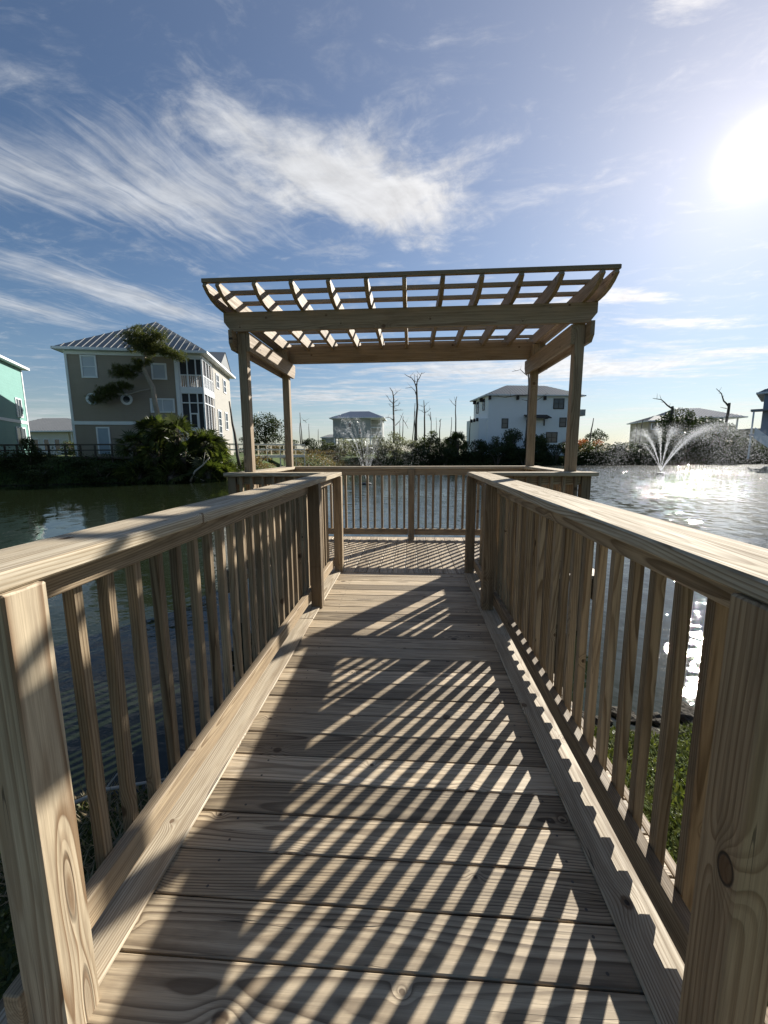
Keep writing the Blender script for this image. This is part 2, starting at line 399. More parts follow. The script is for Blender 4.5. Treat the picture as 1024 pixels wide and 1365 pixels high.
railing('walkway_railing', 'backlit railing along the right side of the walkway throwing striped shadows on the planks', (.63, 2.4, 0),
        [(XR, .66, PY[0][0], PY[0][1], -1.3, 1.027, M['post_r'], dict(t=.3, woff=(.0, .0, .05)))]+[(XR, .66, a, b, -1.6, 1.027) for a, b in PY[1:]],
        [(.578, .775, .60, 3.212, 1.029, 1.067), (.578, .775, 3.2145, 4.305, 1.029, 1.067)],
        [(.655, .693, .64, 3.212, .955, 1.0275), (.655, .693, 3.2145, 4.213, .955, 1.0275)],
        [(.655, .693, .64, 3.212, .064, .153), (.655, .693, 3.2145, 4.213, .064, .153)],
        bal_y(.694, .726, .777, 3.209, 21, .068)+bal_y(.694, .724, 3.209, 4.135, 8, .068))
railing('platform_railing', 'front railing of the platform on the left of the walkway opening', (-1.4, 4.23, 0),
        [(-1.94, -1.852, 4.192, 4.281, -1.6, 1.027)], [(-1.955, -.928, 4.13, 4.313, 1.029, 1.067)],
        [(-1.85, -.853, 4.215, 4.253, .94, 1.0275)], [(-1.85, -.853, 4.215, 4.253, .06, .149)],
        bal_x(4.175, 4.213, -1.85, -.92, 8, .03))
railing('platform_railing', 'front railing of the platform on the right of the walkway opening', (1.25, 4.23, 0),
        [(1.70, 1.789, 4.192, 4.281, -1.6, 1.027)], [(.778, 1.834, 4.13, 4.313, 1.029, 1.067)],
        [(.695, 1.698, 4.215, 4.253, .94, 1.0275)], [(.695, 1.698, 4.215, 4.253, .06, .149)],
        bal_x(4.175, 4.213, .75, 1.695, 8, .03))
railing('platform_railing', 'short side railing of the platform on the left, with a sunlit cap', (-1.78, 5.1, 0),
        [], [(-1.875, -1.69, 4.316, 5.868, 1.030, 1.068)],
        [(-1.798, -1.76, 4.406, 5.80, .94, 1.0275)], [(-1.798, -1.76, 4.406, 5.80, .06, .149)],
        bal_y(-1.838, -1.8, 4.41, 5.80, 13, .03))
railing('platform_railing', 'short side railing of the platform on the right beside the glittering water', (1.65, 5.1, 0),
        [], [(1.565, 1.75, 4.316, 5.868, 1.030, 1.068)],
        [(1.645, 1.683, 4.406, 5.80, .94, 1.0275)], [(1.645, 1.683, 4.406, 5.80, .06, .149)],
        bal_y(1.685, 1.723, 4.41, 5.80, 13, .03))
railing('platform_railing', 'back railing of the platform facing the pond and the fountain', (0, 5.92, 0),
        [(-.045, .045, 5.86, 5.949, -1.6, 1.027)], [(-1.94, 1.81, 5.872, 6.055, 1.029, 1.067)],
        [(-1.80, -.047, 5.895, 5.933, .94, 1.0275), (.047, 1.69, 5.895, 5.933, .94, 1.0275)],
        [(-1.80, -.047, 5.895, 5.933, .065, .154), (.047, 1.69, 5.895, 5.933, .065, .154)],
        bal_x(5.935, 5.973, -1.78, -.05, 16, .07)+bal_x(5.935, 5.973, .05, 1.67, 15, .07))

pg = empty('pergola', (-.06, 5.1, 0), label='open timber pergola of four posts, beams and curved rafters over the platform', cat='pergola')
for x0, x1 in ((-1.816, -1.70), (1.583, 1.70)):
    for y0 in (4.316, 5.78):
        par(MB().box(x0+.012, x1-.012, y0, y0+.092, -2.2, 2.68, .004, axis=2, t=.35).build('post', M['pergola']), pg)
def beam_x(y0, x0, x1, z0=2.5, z1=2.685, c=.07):
    return MB().prism([(x0+c, z0), (x1-c, z0), (x1, z0+.09), (x1, z1), (x0, z1), (x0, z0+.09)], 1, y0, y0+.038, t=.4).build('beam', M['pergola'])
par(beam_x(4.275, -1.915, 1.775), pg); par(beam_x(5.875, -1.95, 1.79, 2.505, 2.73), pg)
for x0 in (-1.844, -1.71, 1.555, 1.69):
    pts = [(4.318 if x0 in (-1.71, 1.555) else 4.20, 2.498), (5.99, 2.498), (5.99, 2.40), (5.93, 2.312), (4.25, 2.312), (4.20, 2.37)]
    if x0 in (-1.71, 1.555): pts = [(4.318, 2.498), (5.99, 2.498), (5.99, 2.40), (5.93, 2.312), (4.318, 2.312)]
    if x0 in (-1.844, 1.69): x0b = x0
    par(MB().prism(pts, 0, x0, x0+.038, t=.5).build('side_beam', M['pergola']), pg)
RZ0, RZ1 = 2.687, 2.822
rx = [-1.905]+[-1.785+.3425*k for k in range(11)]+[1.755]
for x in rx:
    f = [(3.90, RZ1), (3.885, RZ1-.03), (3.95, RZ1-.075), (4.03, RZ1-.108), (4.13, RZ1-.128), (4.24, RZ0)]
    b = [(10.17-y, z) for y, z in f][::-1]
    par(MB().prism(f+b, 0, x-.019, x+.019).build('rafter', M['pergola']), pg)
for y in (3.890, 4.195, 4.49, 4.85, 5.21, 5.58, 6.03, 6.24):
    par(MB().box(-1.935, 1.790, y, y+.038, RZ1+.0015, RZ1+.0385, .003).build('purlin', M['pergola']), pg)

# ------------------------------------------------------------------ terrain and water
pond = np.array([(-60, -12), (-14, -2), (-3.2, 2.0), (-1.6, 1.95), (0, 2.3), (1.3, 2.72), (2.6, 2.85), (6, 2.4), (14, -2), (60, -14), (95, 10), (80, 58), (60, 60), (38, 59), (24, 57), (10, 57), (0, 56), (-8, 54), (-12.5, 44), (-12.0, 30), (-12.5, 27.0), (-14.5, 25.8), (-18, 24.6), (-26, 21.5), (-40, 15), (-60, 6)], float)
def sdist(X, Y):
    d = np.full(X.shape, 1e9); inside = np.zeros(X.shape, bool); n = len(pond)
    for i in range(n):
        a, b = pond[i], pond[(i+1) % n]; ab = b-a
        t = np.clip(((X-a[0])*ab[0]+(Y-a[1])*ab[1])/(ab@ab), 0, 1)
        d = np.minimum(d, np.hypot(X-a[0]-t*ab[0], Y-a[1]-t*ab[1]))
        c = ((a[1] > Y) != (b[1] > Y)) & (X < (b[0]-a[0])*(Y-a[1])/(b[1]-a[1]+1e-12)+a[0]); inside ^= c
    return np.where(inside, -d, d)
def hn(X, Y, s, a):
    return a*(np.sin(X*s+1.3)*np.cos(Y*s*1.3+.4)+.5*np.sin(X*s*2.3-Y*s*1.7)+.3*np.sin(X*s*4.1+Y*s*3.3+2))
def ground_h(X, Y):
    d = sdist(X, Y); dn = d+hn(X, Y, 1.9, .08)
    left = np.clip((-X-9)/3, 0, 1)*np.clip((Y-12)/4, 0, 1)
    near = np.clip((14-Y)/6, 0, 1)
    T = near*(-.26)+(1-near)*(left*1.0+(1-left)*.5)
    slope = near*.3+(1-near)*(left*.75+(1-left)*.4)
    h = WZ+np.clip(dn*slope, -1.4, None)
    h = np.minimum(h, T+hn(X, Y, .7, .05)+hn(X, Y, 5, .012)*near)
    return h
def axis_pts(dense):
    v = set()
    for a, b, s in dense:
        v |= set(np.round(np.arange(a, b, s), 3))
    for k in range(1, 22): v.add(round(75+1.35**k*5, 1)); v.add(round(-75-1.35**k*5, 1))
    return np.array(sorted(v))
gx = axis_pts([(-75, -30, 5), (-30, -6, .8), (-6, -3.5, .4), (-3.5, 4, .12), (4, 8, .5), (8, 75, 1.6)])
gy = axis_pts([(-75, -10, 5), (-10, -1, 1), (-1, 4, .12), (4, 18, 1.2), (18, 30, .5), (30, 66, 1.0), (66, 80, 3)])
X, Y = np.meshgrid(gx, gy); Z = ground_h(X, Y)
nx, ny = len(gx), len(gy)
me = bpy.data.meshes.new('ground'); verts = np.stack([X, Y, Z], -1).reshape(-1, 3)
ii = (np.arange(ny-1)[:, None]*nx+np.arange(nx-1)[None]).ravel()
me.from_pydata(verts.tolist(), [], np.stack([ii, ii+1, ii+nx+1, ii+nx], -1).tolist())
me.polygons.foreach_set('use_smooth', [True]*len(me.polygons))
m, nt = new_mat('soil_and_turf'); g = G(nt)
p = g.n('ShaderNodeNewGeometry').outputs['Position']
px, py, pz = g.sep(p)
n1 = g.noise(p, .35, 5, .65); n2 = g.noise(p, 9, 5, .7); n3 = g.noise(p, 60, 3, .6)
gr = g.mix(n2, (.03, .05, .012), (.08, .12, .03)); so = g.mix(n3, (.07, .05, .033), (.16, .125, .085))
c = g.mix(g.mr(g.m('ADD', n1, g.m('MULTIPLY', n2, .4)), .72, .9), gr, so)
c = g.mix(g.mr(pz, WZ+.1, WZ+.01), c, (.03, .026, .018))
g.out(g.pbr(Base_Color=c, Roughness=.9, Specular_IOR_Level=.2, Normal=g.bump(g.m('ADD', n3, n2), .8, .03)))
me.materials.append(m); go = link(bpy.data.objects.new('ground', me)); go['kind'] = 'structure'

m, nt = new_mat('pond_water'); g = G(nt)
p = g.n('ShaderNodeNewGeometry').outputs['Position']; px, py, pz = g.sep(p)
w1 = g.noise(g.xyz(g.m('MULTIPLY', px, .75), py, 0), 2.3, 3, .55, .4)
w2 = g.noise(g.xyz(g.m('MULTIPLY', px, .8), py, 0), 9., 3, .6, .5)
w3 = g.noise(p, 30., 2, .5)
calm = g.mr(g.noise(p, .12, 2, .5), .4, .62, .45, 1.)
def ringw(cx, cy, lam, dec):
    d = g.m('SQRT', g.m('ADD', g.m('POWER', g.m('SUBTRACT', px, cx), 2), g.m('POWER', g.m('SUBTRACT', py, cy), 2)))
    return g.m('MULTIPLY', g.m('SINE', g.m('MULTIPLY', d, lam)), g.m('EXPONENT', g.m('MULTIPLY', d, -dec))), d
r1, d1 = ringw(-2.6, 23.6, 9., .10); r2, d2 = ringw(20., 34.3, 7., .07)
act = g.m('ADD', g.m('MULTIPLY', g.m('EXPONENT', g.m('MULTIPLY', d2, -.05)), 1.1), g.m('MULTIPLY', g.m('EXPONENT', g.m('MULTIPLY', d1, -.1)), .6))
leftc = g.m('MULTIPLY', g.mr(px, -9., 2., .28, 1.), g.mr(px, 2., 9., .7, 1.15))
h = g.m('ADD', g.m('MULTIPLY', w1, 1.5), g.m('ADD', g.m('MULTIPLY', w2, .5), g.m('MULTIPLY', w3, .03)))
h = g.m('MULTIPLY', h, g.m('MULTIPLY', g.m('MULTIPLY_ADD', act, .45, .6), g.m('MULTIPLY', calm, leftc)))
h = g.m('ADD', h, g.m('MULTIPLY', g.m('ADD', r1, r2), .10))
vo = g.n('ShaderNodeTexVoronoi', feature='F1', voronoi_dimensions='2D'); vo.inputs['Scale'].default_value = 1
wv = g.noise(p, 3., 2, out=1)
g.set(vo.inputs['Vector'], g.vm('ADD', g.xyz(g.m('MULTIPLY', px, 5.5), g.m('MULTIPLY', py, 3.2), 0), g.vm('SCALE', wv, 1.2)))
rx_, ry_, rz_ = g.sep(vo.outputs['Color'])
def cub(v, a): t = g.m('MULTIPLY_ADD', v, 2., -1.); return g.m('MULTIPLY', g.m('MULTIPLY', t, g.m('MULTIPLY', t, t)), a)
fm = g.m('MULTIPLY', g.mr(px, 2.5, 7., .12, 1.), g.mr(g.noise(p, .25, 2), .35, .6, .5, 1.))
tilt = g.xyz(g.m('MULTIPLY', cub(rx_, .13), fm), g.m('MULTIPLY', cub(ry_, .26), fm), 0)
bn = g.bump(h, 1., .036)
nrm = g.vm('NORMALIZE', g.vm('ADD', bn, tilt))
wa = g.pbr(Base_Color=(.012, .017, .008, 1), Roughness=.02, IOR=1.333, Specular_IOR_Level=.5, Normal=nrm)
wb = g.pbr(Base_Color=(.03, .034, .028, 1), Roughness=.34, IOR=1.333, Specular_IOR_Level=.5, Normal=bn)
wmx = g.n('ShaderNodeMixShader'); g.set(wmx.inputs[0], g.mr(px, 2., 12., 0., .065)); nt.links.new(wa, wmx.inputs[1]); nt.links.new(wb, wmx.inputs[2]); g.out(wmx.outputs[0])
wm = bpy.data.meshes.new('water'); wm.from_pydata([(-70, -20, WZ), (105, -20, WZ), (105, 75, WZ), (-70, 75, WZ)], [], [(0, 1, 2, 3)]); wm.materials.append(m)
wo = link(bpy.data.objects.new('water', wm)); wo['kind'] = 'structure'

# ------------------------------------------------------------------ ground cover and small shore things
def gh(x, y): return float(ground_h(np.array([[x]], float), np.array([[y]], float))[0, 0])
def leaf_field(name, n, boxes, size, mat, label, cat, zmin=WZ+.025, up=.7, aspect=.35):
    P = []
    for (x0, x1, y0, y1, w) in boxes: P.append(np.stack([rng.uniform(x0, x1, int(n*w)), rng.uniform(y0, y1, int(n*w))], -1))
    P = np.concatenate(P); z = ground_h(P[:, 0][None], P[:, 1][None])[0]
    pt = np.sin(P[:, 0]*2.1+1)*np.cos(P[:, 1]*2.7)+.6*np.sin(P[:, 0]*5.3-P[:, 1]*4.1)
    k = (z > zmin)&(rng.uniform(-1.3, 1.6, len(P)) < pt+1.7); P, z = P[k], z[k]; N = len(P)
    a = rng.uniform(0, 2*PI, N); L = size*rng.uniform(.5, 1.3, N); el = rng.uniform(.1, up, N)*PI/2
    d = np.stack([np.cos(a)*np.cos(el), np.sin(a)*np.cos(el), np.sin(el)], -1)*L[:, None]
    s = np.stack([-np.sin(a), np.cos(a), rng.uniform(-.3, .3, N)], -1)*(L*aspect/2)[:, None]
    b = np.stack([P[:, 0], P[:, 1], z+rng.uniform(0, .03, N)], -1)
    q = np.stack([b, b+d*.5+s, b+d, b+d*.5-s], 1)
    o = arr_mesh(name, q, 4, mat); tag(o, label, cat, kind='stuff'); return o
leaf_field('grass', 90000, [(.8, 2.9, .2, 3.1, .8), (-3.0, -.95, -.2, 2.1, .2)], .036, M['grass'], 'short green grass and clover on the near bank beside the walkway', 'grass')
def rock(x, y, r, label):
    import bmesh
    bm = bmesh.new(); bmesh.ops.create_icosphere(bm, subdivisions=3, radius=r)
    sd = random.uniform(0, 9)
    for v in bm.verts:
        q = v.co.normalized(); f = 1+.22*math.sin(q.x*4+sd)*math.cos(q.y*3.4+sd)+.12*math.sin(q.z*7+q.x*6+sd)+.05*math.sin(q.y*15+sd*2)
        v.co = Vector((q.x*r*f*1.25, q.y*r*f, q.z*r*f*.65))
    me = bpy.data.meshes.new('shore_rock'); bm.to_mesh(me); bm.free(); me.materials.append(M['stone'])
    o = link(bpy.data.objects.new('shore_rock', me)); o.location = (x, y, gh(x, y)+r*.25); o.rotation_euler = (0, 0, sd)
    tag(o, label, 'rock', 'rocks at the waterline right of the walkway')
for i, (x, y, r) in enumerate([(1.18, 2.78, .07), (1.35, 2.70, .05), (1.52, 2.80, .085), (1.72, 2.76, .06), (1.95, 2.82, .10), (2.3, 2.86, .06), (1.02, 2.62, .05)]):
    rock(x, y, r, 'dark wet stone at the grassy waterline seen between the right railing balusters')
def branch(name, pts, r0, r1, mat, label, cat, group=None, twigs=()):
    mb = MB(); n = len(pts); mb.tube(pts, [r0+(r1-r0)*i/(n-1) for i in range(n)], 6)
    for tp in twigs: mb.tube(tp, [r1*1.1, r1*.4] if len(tp) == 2 else [r1*1.1]+[r1*.7]*(len(tp)-2)+[r1*.3], 5)
    o = mb.build(name, mat, smooth=True); tag(o, label, cat, group); return o
M['drift'] = plain('bleached_driftwood', (.5, .44, .35), .7, .2, 8)
M['reed'] = foliage('dead_reeds', [(.12, .09, .05), (.3, .24, .15), (.5, .43, .3)], .3)
branch('driftwood_branch', [(-1.75, 1.66, -.47), (-1.55, 1.75, -.42), (-1.3, 1.80, -.40), (-1.08, 1.9, -.44)], .012, .005, M['drift'], 'thin pale dead branch on the dark bank behind the left balusters', 'branch', twigs=[[(-1.55, 1.75, -.42), (-1.5, 1.9, -.33)], [(-1.3, 1.80, -.4), (-1.2, 1.7, -.33)]])
branch('driftwood_branch', [(-1.7, 1.3, -.38), (-1.45, 1.22, -.33), (-1.2, 1.25, -.34)], .008, .004, M['drift'], 'short pale twig lying low on the near left bank', 'branch')
branch('driftwood_branch', [(-14.1, 25.2, -.55), (-13.7, 25.1, .1), (-13.2, 25.2, .5), (-12.7, 25.1, .95)], .07, .03, M['drift'], 'bleached forked branch leaning out of the water below the palmettos', 'branch', twigs=[[(-13.2, 25.2, .5), (-12.9, 25.0, 1.3)], [(-13.9, 25.2, -.2), (-13.1, 25.0, -.5)]])
leaf_field('dry_reeds', 2500, [(-2.2, -1.05, 1.1, 2.05, 1.)], .10, M['reed'], 'dry stalks and leaf litter along the near left waterline', 'dead reeds', zmin=WZ+.02, aspect=.07)

# ------------------------------------------------------------------ vegetation
def crown_points(n, lobes):
    """points spread through a union of ellipsoid lobes, denser near the outside"""
    L = np.array(lobes, float); w = L[:, 3]*L[:, 4]*L[:, 5]; w /= w.sum()
    k = rng.choice(len(L), n, p=w); d = rng.normal(size=(n, 3)); d /= np.linalg.norm(d, axis=1)[:, None]
    r = rng.uniform(.25, 1.06, n)**.55
    return L[k, :3]+d*r[:, None]*L[k, 3:6], d
def leaves(n, lobes, size, droop=.0, clump=0.):
    P, d = crown_points(n, lobes)
    if clump:
        ph = rng.uniform(0, 6, 3); s = clump
        keep = np.sin(P[:, 0]*s+ph[0])+np.sin(P[:, 1]*s+ph[1])+np.sin(P[:, 2]*s*1.2+ph[2]) > rng.uniform(-1.9, -.2, len(P)); P, d = P[keep], d[keep]
    N = len(P); a = rng.normal(size=(N, 3)); a /= np.linalg.norm(a, axis=1)[:, None]; a = a+d*.5+np.array([0, 0, -droop]); a /= np.linalg.norm(a, axis=1)[:, None]
    b = np.cross(a, rng.normal(size=(N, 3))); b /= np.linalg.norm(b, axis=1)[:, None]
    s = (size*rng.uniform(.55, 1.4, N))[:, None]
    return np.stack([P, P+a*s*.5+b*s*.28, P+a*s, P+a*s*.5-b*s*.28], 1)
def shrub_proto(n, mat, seed, size=.17, h=3.6, r=1.9):
    random.seed(seed)
    lobes = []
    for i in range(15):
        a = random.uniform(0, 2*PI); q = random.uniform(.1, 1)*r*.85; z = random.uniform(.12, .85)*h*(1-.3*q/r)
        s = random.uniform(.3, .6); lobes.append((q*math.cos(a), q*math.sin(a), z, s*r*.75, s*r*.75, s*h*.30))
    e = empty('shrub', (0, 0, 0))
    arr_mesh('crown', leaves(n, lobes, size, clump=3.2), 4, mat, e)
    mb = MB()
    for i in range(7):
        a = random.uniform(0, 2*PI); mb.tube([(0, 0, -.3), (.35*r*math.cos(a)*.6, .35*r*math.sin(a)*.6, h*.35), (.6*r*math.cos(a), .6*r*math.sin(a), h*.75)], [.07, .045, .012], 5)
    mb.build('stem', M['bark_dead'], e); return e
protos = {'dark': [shrub_proto(5200, M['leaf_dark'], 11), shrub_proto(5200, M['leaf_dark'], 12)],
          'mid': [shrub_proto(4600, M['leaf_mid'], 13), shrub_proto(4600, M['leaf_mid'], 14)],
          'grey': [shrub_proto(4200, M['leaf_grey'], 15, .15), shrub_proto(4200, M['leaf_grey'], 16, .15)],
          'brown': [shrub_proto(2600, M['leaf_brown'], 17, .15, 2.0, 2.0)],
          'red': [shrub_proto(2600, M['orange'], 18, .18, 2.4, 2.0)]}
used = set()
def shrub(x, y, kind, sx, h, label, group='shrubs along the far bank', z=None):
    pr = protos[kind][random.randrange(len(protos[kind]))]
    e = pr if pr.name not in used else copy_tree(pr); used.add(pr.name)
    base = {'brown': 2.0, 'red': 2.4}.get(kind, 3.6)
    e.location = (x, y, (gh(x, y) if z is None else z)-.15); e.rotation_euler = (0, 0, random.uniform(0, 6.28)); e.scale = (sx, sx, h/base)
    tag(e, label, 'shrub', group); return e
SH = [  # x, y, kind, width scale, height, label
 (-17.5, 60, 'mid', 1.0, 2.4, 'low green shrub on the far bank just right of the white boardwalk'),
 (-14.8, 62, 'dark', 1.1, 2.9, 'dark green shrub left of the small grey house across the pond'),
 (-12.2, 60, 'mid', 1.0, 2.3, 'green shrub below the left wall of the small grey house'),
 (-9.6, 59.5, 'grey', 1.1, 2.7, 'grey-green shrub behind the left side of the fountain spray'),
 (-7.0, 59, 'grey', 1.1, 2.8, 'grey-green shrub directly behind the fountain nozzle'),
 (-14.5, 57.6, 'brown', 1.1, 1.1, 'dry brown brush on the sandy bank left of the fountain'),
 (-11.4, 56.8, 'brown', 1.2, 1.0, 'dry brown brush at the waterline left of the fountain spray'),
 (-4.6, 58.6, 'grey', 1.15, 3.4, 'grey-green shrub right of the fountain spray'),
 (-2.2, 58.8, 'grey', 1.15, 3.9, 'tall grey-green shrub under the leftmost tall dead tree'),
 (-.2, 58.4, 'grey', 1.1, 3.3, 'grey-green shrub left of the bright green bush'),
 (2.0, 59.5, 'mid', 1.25, 4.4, 'bright green bush at the foot of the tallest dead tree'),
 (4.4, 58.6, 'mid', 1.1, 3.8, 'green bush right of the tallest dead tree'),
 (1.6, 57.6, 'dark', 1.1, 2.9, 'dark low bush at the waterline below the tallest dead tree'),
 (4.6, 57.6, 'dark', 1.2, 3.0, 'dark bush at the waterline left of the round palmetto'),
 (9.0, 59.2, 'dark', 1.2, 3.7, 'dark bush at the left corner of the white house'),
 (11.2, 60.2, 'mid', 1.0, 3.5, 'green bush in front of the left wall of the white house'),
 (13.6, 59.2, 'dark', 1.2, 5.2, 'tallest dark round bush in front of the white house'),
 (11.6, 58.0, 'dark', 1.1, 3.0, 'dark waterline bush left of the back right pergola post'),
 (16.3, 59.2, 'dark', 1.2, 4.5, 'dark bush between the pergola posts in front of the white house'),
 (18.0, 60.4, 'mid', 1.0, 4.0, 'olive bush below the awning of the white house'),
 (15.2, 58.0, 'dark', 1.2, 2.9, 'dark waterline bush below the awning of the white house'),
 (19.6, 58.8, 'dark', 1.15, 3.2, 'dark bush below the right window of the white house'),
 (22.0, 59.2, 'dark', 1.2, 3.1, 'dark bush behind the front right pergola post'),
 (24.6, 59.6, 'mid', 1.15, 3.2, 'olive bush just right of the front right pergola post'),
 (27.2, 59.4, 'dark', 1.2, 3.1, 'dark bush left of the low tree on the horizon'),
 (29.8, 60.0, 'dark', 1.15, 3.2, 'dark green bush under the low tree on the horizon'),
 (26.0, 58.2, 'dark', 1.2, 2.4, 'dark waterline bush on the open right bank'),
 (32.3, 60.2, 'dark', 1.15, 3.3, 'dark shrub left of the right fountain jets'),
 (35.0, 61.0, 'dark', 1.1, 3.2, 'dark shrub directly behind the right fountain jets'),
 (30.0, 58.6, 'dark', 1.2, 2.4, 'dark waterline bush left of the right fountain'),
 (37.8, 61.2, 'dark', 1.1, 3.4, 'dark shrub right of the right fountain nozzle'),
 (40.6, 61.2, 'dark', 1.2, 4.2, 'dark shrub behind the falling spray of the right fountain'),
 (43.6, 61.6, 'dark', 1.25, 5.0, 'tall dark shrub below the blue-roofed house'),
 (46.4, 61.8, 'dark', 1.15, 3.7, 'dark shrub under the porch end of the blue-roofed house'),
 (48.6, 62.2, 'mid', 1.0, 3.0, 'green shrub beside the stair of the rightmost house'),
 (24.6, 66, 'red', 1.15, 3.4, 'red-orange flowering shrub right of the white house'),
 (28.3, 68, 'red', .9, 3.1, 'smaller red-orange shrub behind the olive bushes'),
]
for s in SH: shrub(s[0], s[1]-(1.2 if 50 < s[1] < 63 else 0), *s[2:4], s[4]*1.05, s[5])
def shore_mass(name, pts, n, wd, hz, size, mat, label):
    P = []; L = [math.hypot(b[0]-a[0], b[1]-a[1]) for a, b in zip(pts, pts[1:])]; T = sum(L)
    for (a, b), l in zip(zip(pts, pts[1:]), L):
        k = int(n*l/T); t = rng.uniform(0, 1, k); nrm = np.array([-(b[1]-a[1]), b[0]-a[0]])/l; w = rng.uniform(-.15, wd, k)
        x = a[0]+(b[0]-a[0])*t+nrm[0]*w; y = a[1]+(b[1]-a[1])*t+nrm[1]*w
        hh = hz*(.65+.3*np.sin(x*1.3+y*.7)+.25*np.sin(x*3.1-y*2.2)+.2*np.sin(x*7.3+y*5)); z = np.maximum(ground_h(x[None], y[None])[0], WZ)
        P.append(np.stack([x, y, z+rng.uniform(0, 1, k)**1.3*hh*np.clip(.35+w/wd*1.2, 0, 1)], -1))
    P = np.concatenate(P); N = len(P); a = rng.normal(size=(N, 3)); a /= np.linalg.norm(a, axis=1)[:, None]; b = np.cross(a, rng.normal(size=(N, 3))); b /= np.linalg.norm(b, axis=1)[:, None]
    s_ = (size*rng.uniform(.5, 1.4, N))[:, None]
    tag(arr_mesh(name, np.stack([P, P+a*s_*.5+b*s_*.28, P+a*s_, P+a*s_*.5-b*s_*.28], 1), 4, mat), label, 'undergrowth', kind='stuff')
shore_mass('far_undergrowth', [(-4, 55.0), (0, 56), (10, 57), (24, 57), (38, 59), (60, 60)], 26000, 1.9, 1.9, .2, M['leaf_dark'], 'dark tangled undergrowth along the waterline of the far bank')
shore_mass('bank_undergrowth', [(-12.2, 27.2), (-14.5, 25.8), (-18, 24.6), (-26, 21.5), (-34, 18)][::-1], 16000, 2.0, .95, .12, M['leaf_dark'], 'dark undergrowth covering the shaded slope of the left bank')
shore_mass('sandy_bank_brush', [(-12.5, 44), (-8, 54), (-4, 55.0)], 5000, 2.2, .7, .16, M['leaf_brown'], 'dry brown brush on the low bank left of the fountain')
# bushes behind and round the boardwalk on the left bank
for s in [(-10.6, 29.6, 'brown', .5, 1.6, 'dry brown brush beside the white boardwalk on the left bank'),
          (-12.3, 28.9, 'mid', .55, 1.9, 'yellow-green bush right of the palmetto clump'),
          (-9.9, 37, 'mid', .6, 1.3, 'low green bush below the white boardwalk railing'),
          (-12.8, 33, 'brown', .8, 1.5, 'brown brush under the white boardwalk'),
          (-23.6, 23.9, 'dark', .42, 2.5, 'dark bush standing in front of the aqua house'),
          (-24.0, 24.0, 'dark', .8, 1.1, 'dark low bush on the steep bank below the aqua house'),
          (-21.2, 24.9, 'dark', .75, .8, 'dark low bush on the bank below the small cream house'),
          (-22.6, 23.3, 'dark', .8, 1.2, 'dark bush at the left waterline below the dock rail'),
          (-19.4, 24.5, 'dark', .8, 1.2, 'dark bush at the waterline left of the palmettos'),
          (-25.9, 22.4, 'dark', .8, 1.3, 'dark bush at the far left waterline'),
          (-29.0, 21.2, 'dark', .9, 1.6, 'dark bush at the left edge of the pond'),
          (-17.4, 25.2, 'dark', .7, 1.7, 'dark bush at the foot of the leftmost palmetto'),
          (-36, 44, 'mid', 1.0, 2.6, 'green shrub in front of the small cream house'),
          (-41, 48, 'mid', 1.0, 2.4, 'green shrub left of the small cream house porch'),
          (-32.5, 42, 'grey', .8, 2.2, 'grey-green shrub between the tan house and the small cream house'),
          (-9, 66, 'mid', 1.3, 3.1, 'green shrub under the raised grey house'),
          (-24, 60, 'mid', 1.3, 3.0, 'green shrub behind the white boardwalk railing'),
          (-21, 62, 'brown', 1.3, 2.2, 'brown brush behind the end of the white boardwalk'),
          (6.5, 64, 'mid', 1.2, 3.8, 'green bush behind the round palmetto')]:
    shrub(*s, group='shrubs on the banks')

def fan(P, mb_list, c, dirv, size, n=13, spread=2.5):
    """one palmetto fan leaf: narrow pointed blades radiating from c round dirv"""
    d = Vector(dirv).normalized(); side = d.cross(Vector((random.uniform(-1, 1), random.uniform(-1, 1), .75))).normalized(); up = side.cross(d)
    for i in range(n):
        a = (i/(n-1)-.5)*spread*1.2; v = d*math.cos(a)+side*math.sin(a); L = size*(.75+.25*math.cos(a))*random.uniform(.85, 1.1)
        w = v.cross(up).normalized()*size*.06; mid = c+v*L*.55+up*.02; tip = c+v*L+Vector((0, 0, -.22*L*random.uniform(.3, 1.3)))
        mb_list.append([c, mid+w, tip, mid-w])
def palmetto_proto(seed, trunk_h, nf=46, stalk=.75, size=.75):
    random.seed(seed); e = empty('palmetto', (0, 0, 0)); q = []; st = MB()
    for i in range(nf):
        az = i*2.4+random.uniform(-.3, .3); el = random.uniform(-.55, 1.35)
        d = Vector((math.cos(az)*math.cos(el), math.sin(az)*math.cos(el), math.sin(el))); L = stalk*random.uniform(.6, 1.2)
        c0 = Vector((0, 0, trunk_h-.05)); c = c0+d*L+Vector((0, 0, -.12*L)); fan(None, q, c, d+Vector((0, 0, -.25)), size*random.uniform(.75, 1.15))
        st.tube([c0, c], [.012, .008], 4)
    arr_mesh('fronds', np.array([[tuple(v) for v in k] for k in q]), 4, M['frond'], e)
    st.tube([(0, 0, -.6), (.04, 0, trunk_h*.5), (0, 0, trunk_h)], [.2, .17, .15], 9); st.build('trunk', M['trunk_palm'], e); return e
pp = [palmetto_proto(31, 1.6), palmetto_proto(32, 1.0, 40), palmetto_proto(33, .35, 44)]
pused = set()
def palmetto(x, y, k, s, label, z=None, g='palmettos in the clump on the left bank'):
    pr = pp[k]; e = pr if k not in pused else copy_tree(pr); pused.add(k)
    e.location = (x, y, max(gh(x, y), WZ)-.05 if z is None else z); s *= .93; e.scale = (s, s, s); e.rotation_euler = (0, 0, random.uniform(0, 6.28)); tag(e, label, 'palmetto', g)
palmetto(-15.8, 27.0, 0, 1.35, 'tallest palmetto in the middle of the left bank clump below the pine')
palmetto(-17.5, 27.2, 0, 1.15, 'tall palmetto left of the pine trunk')
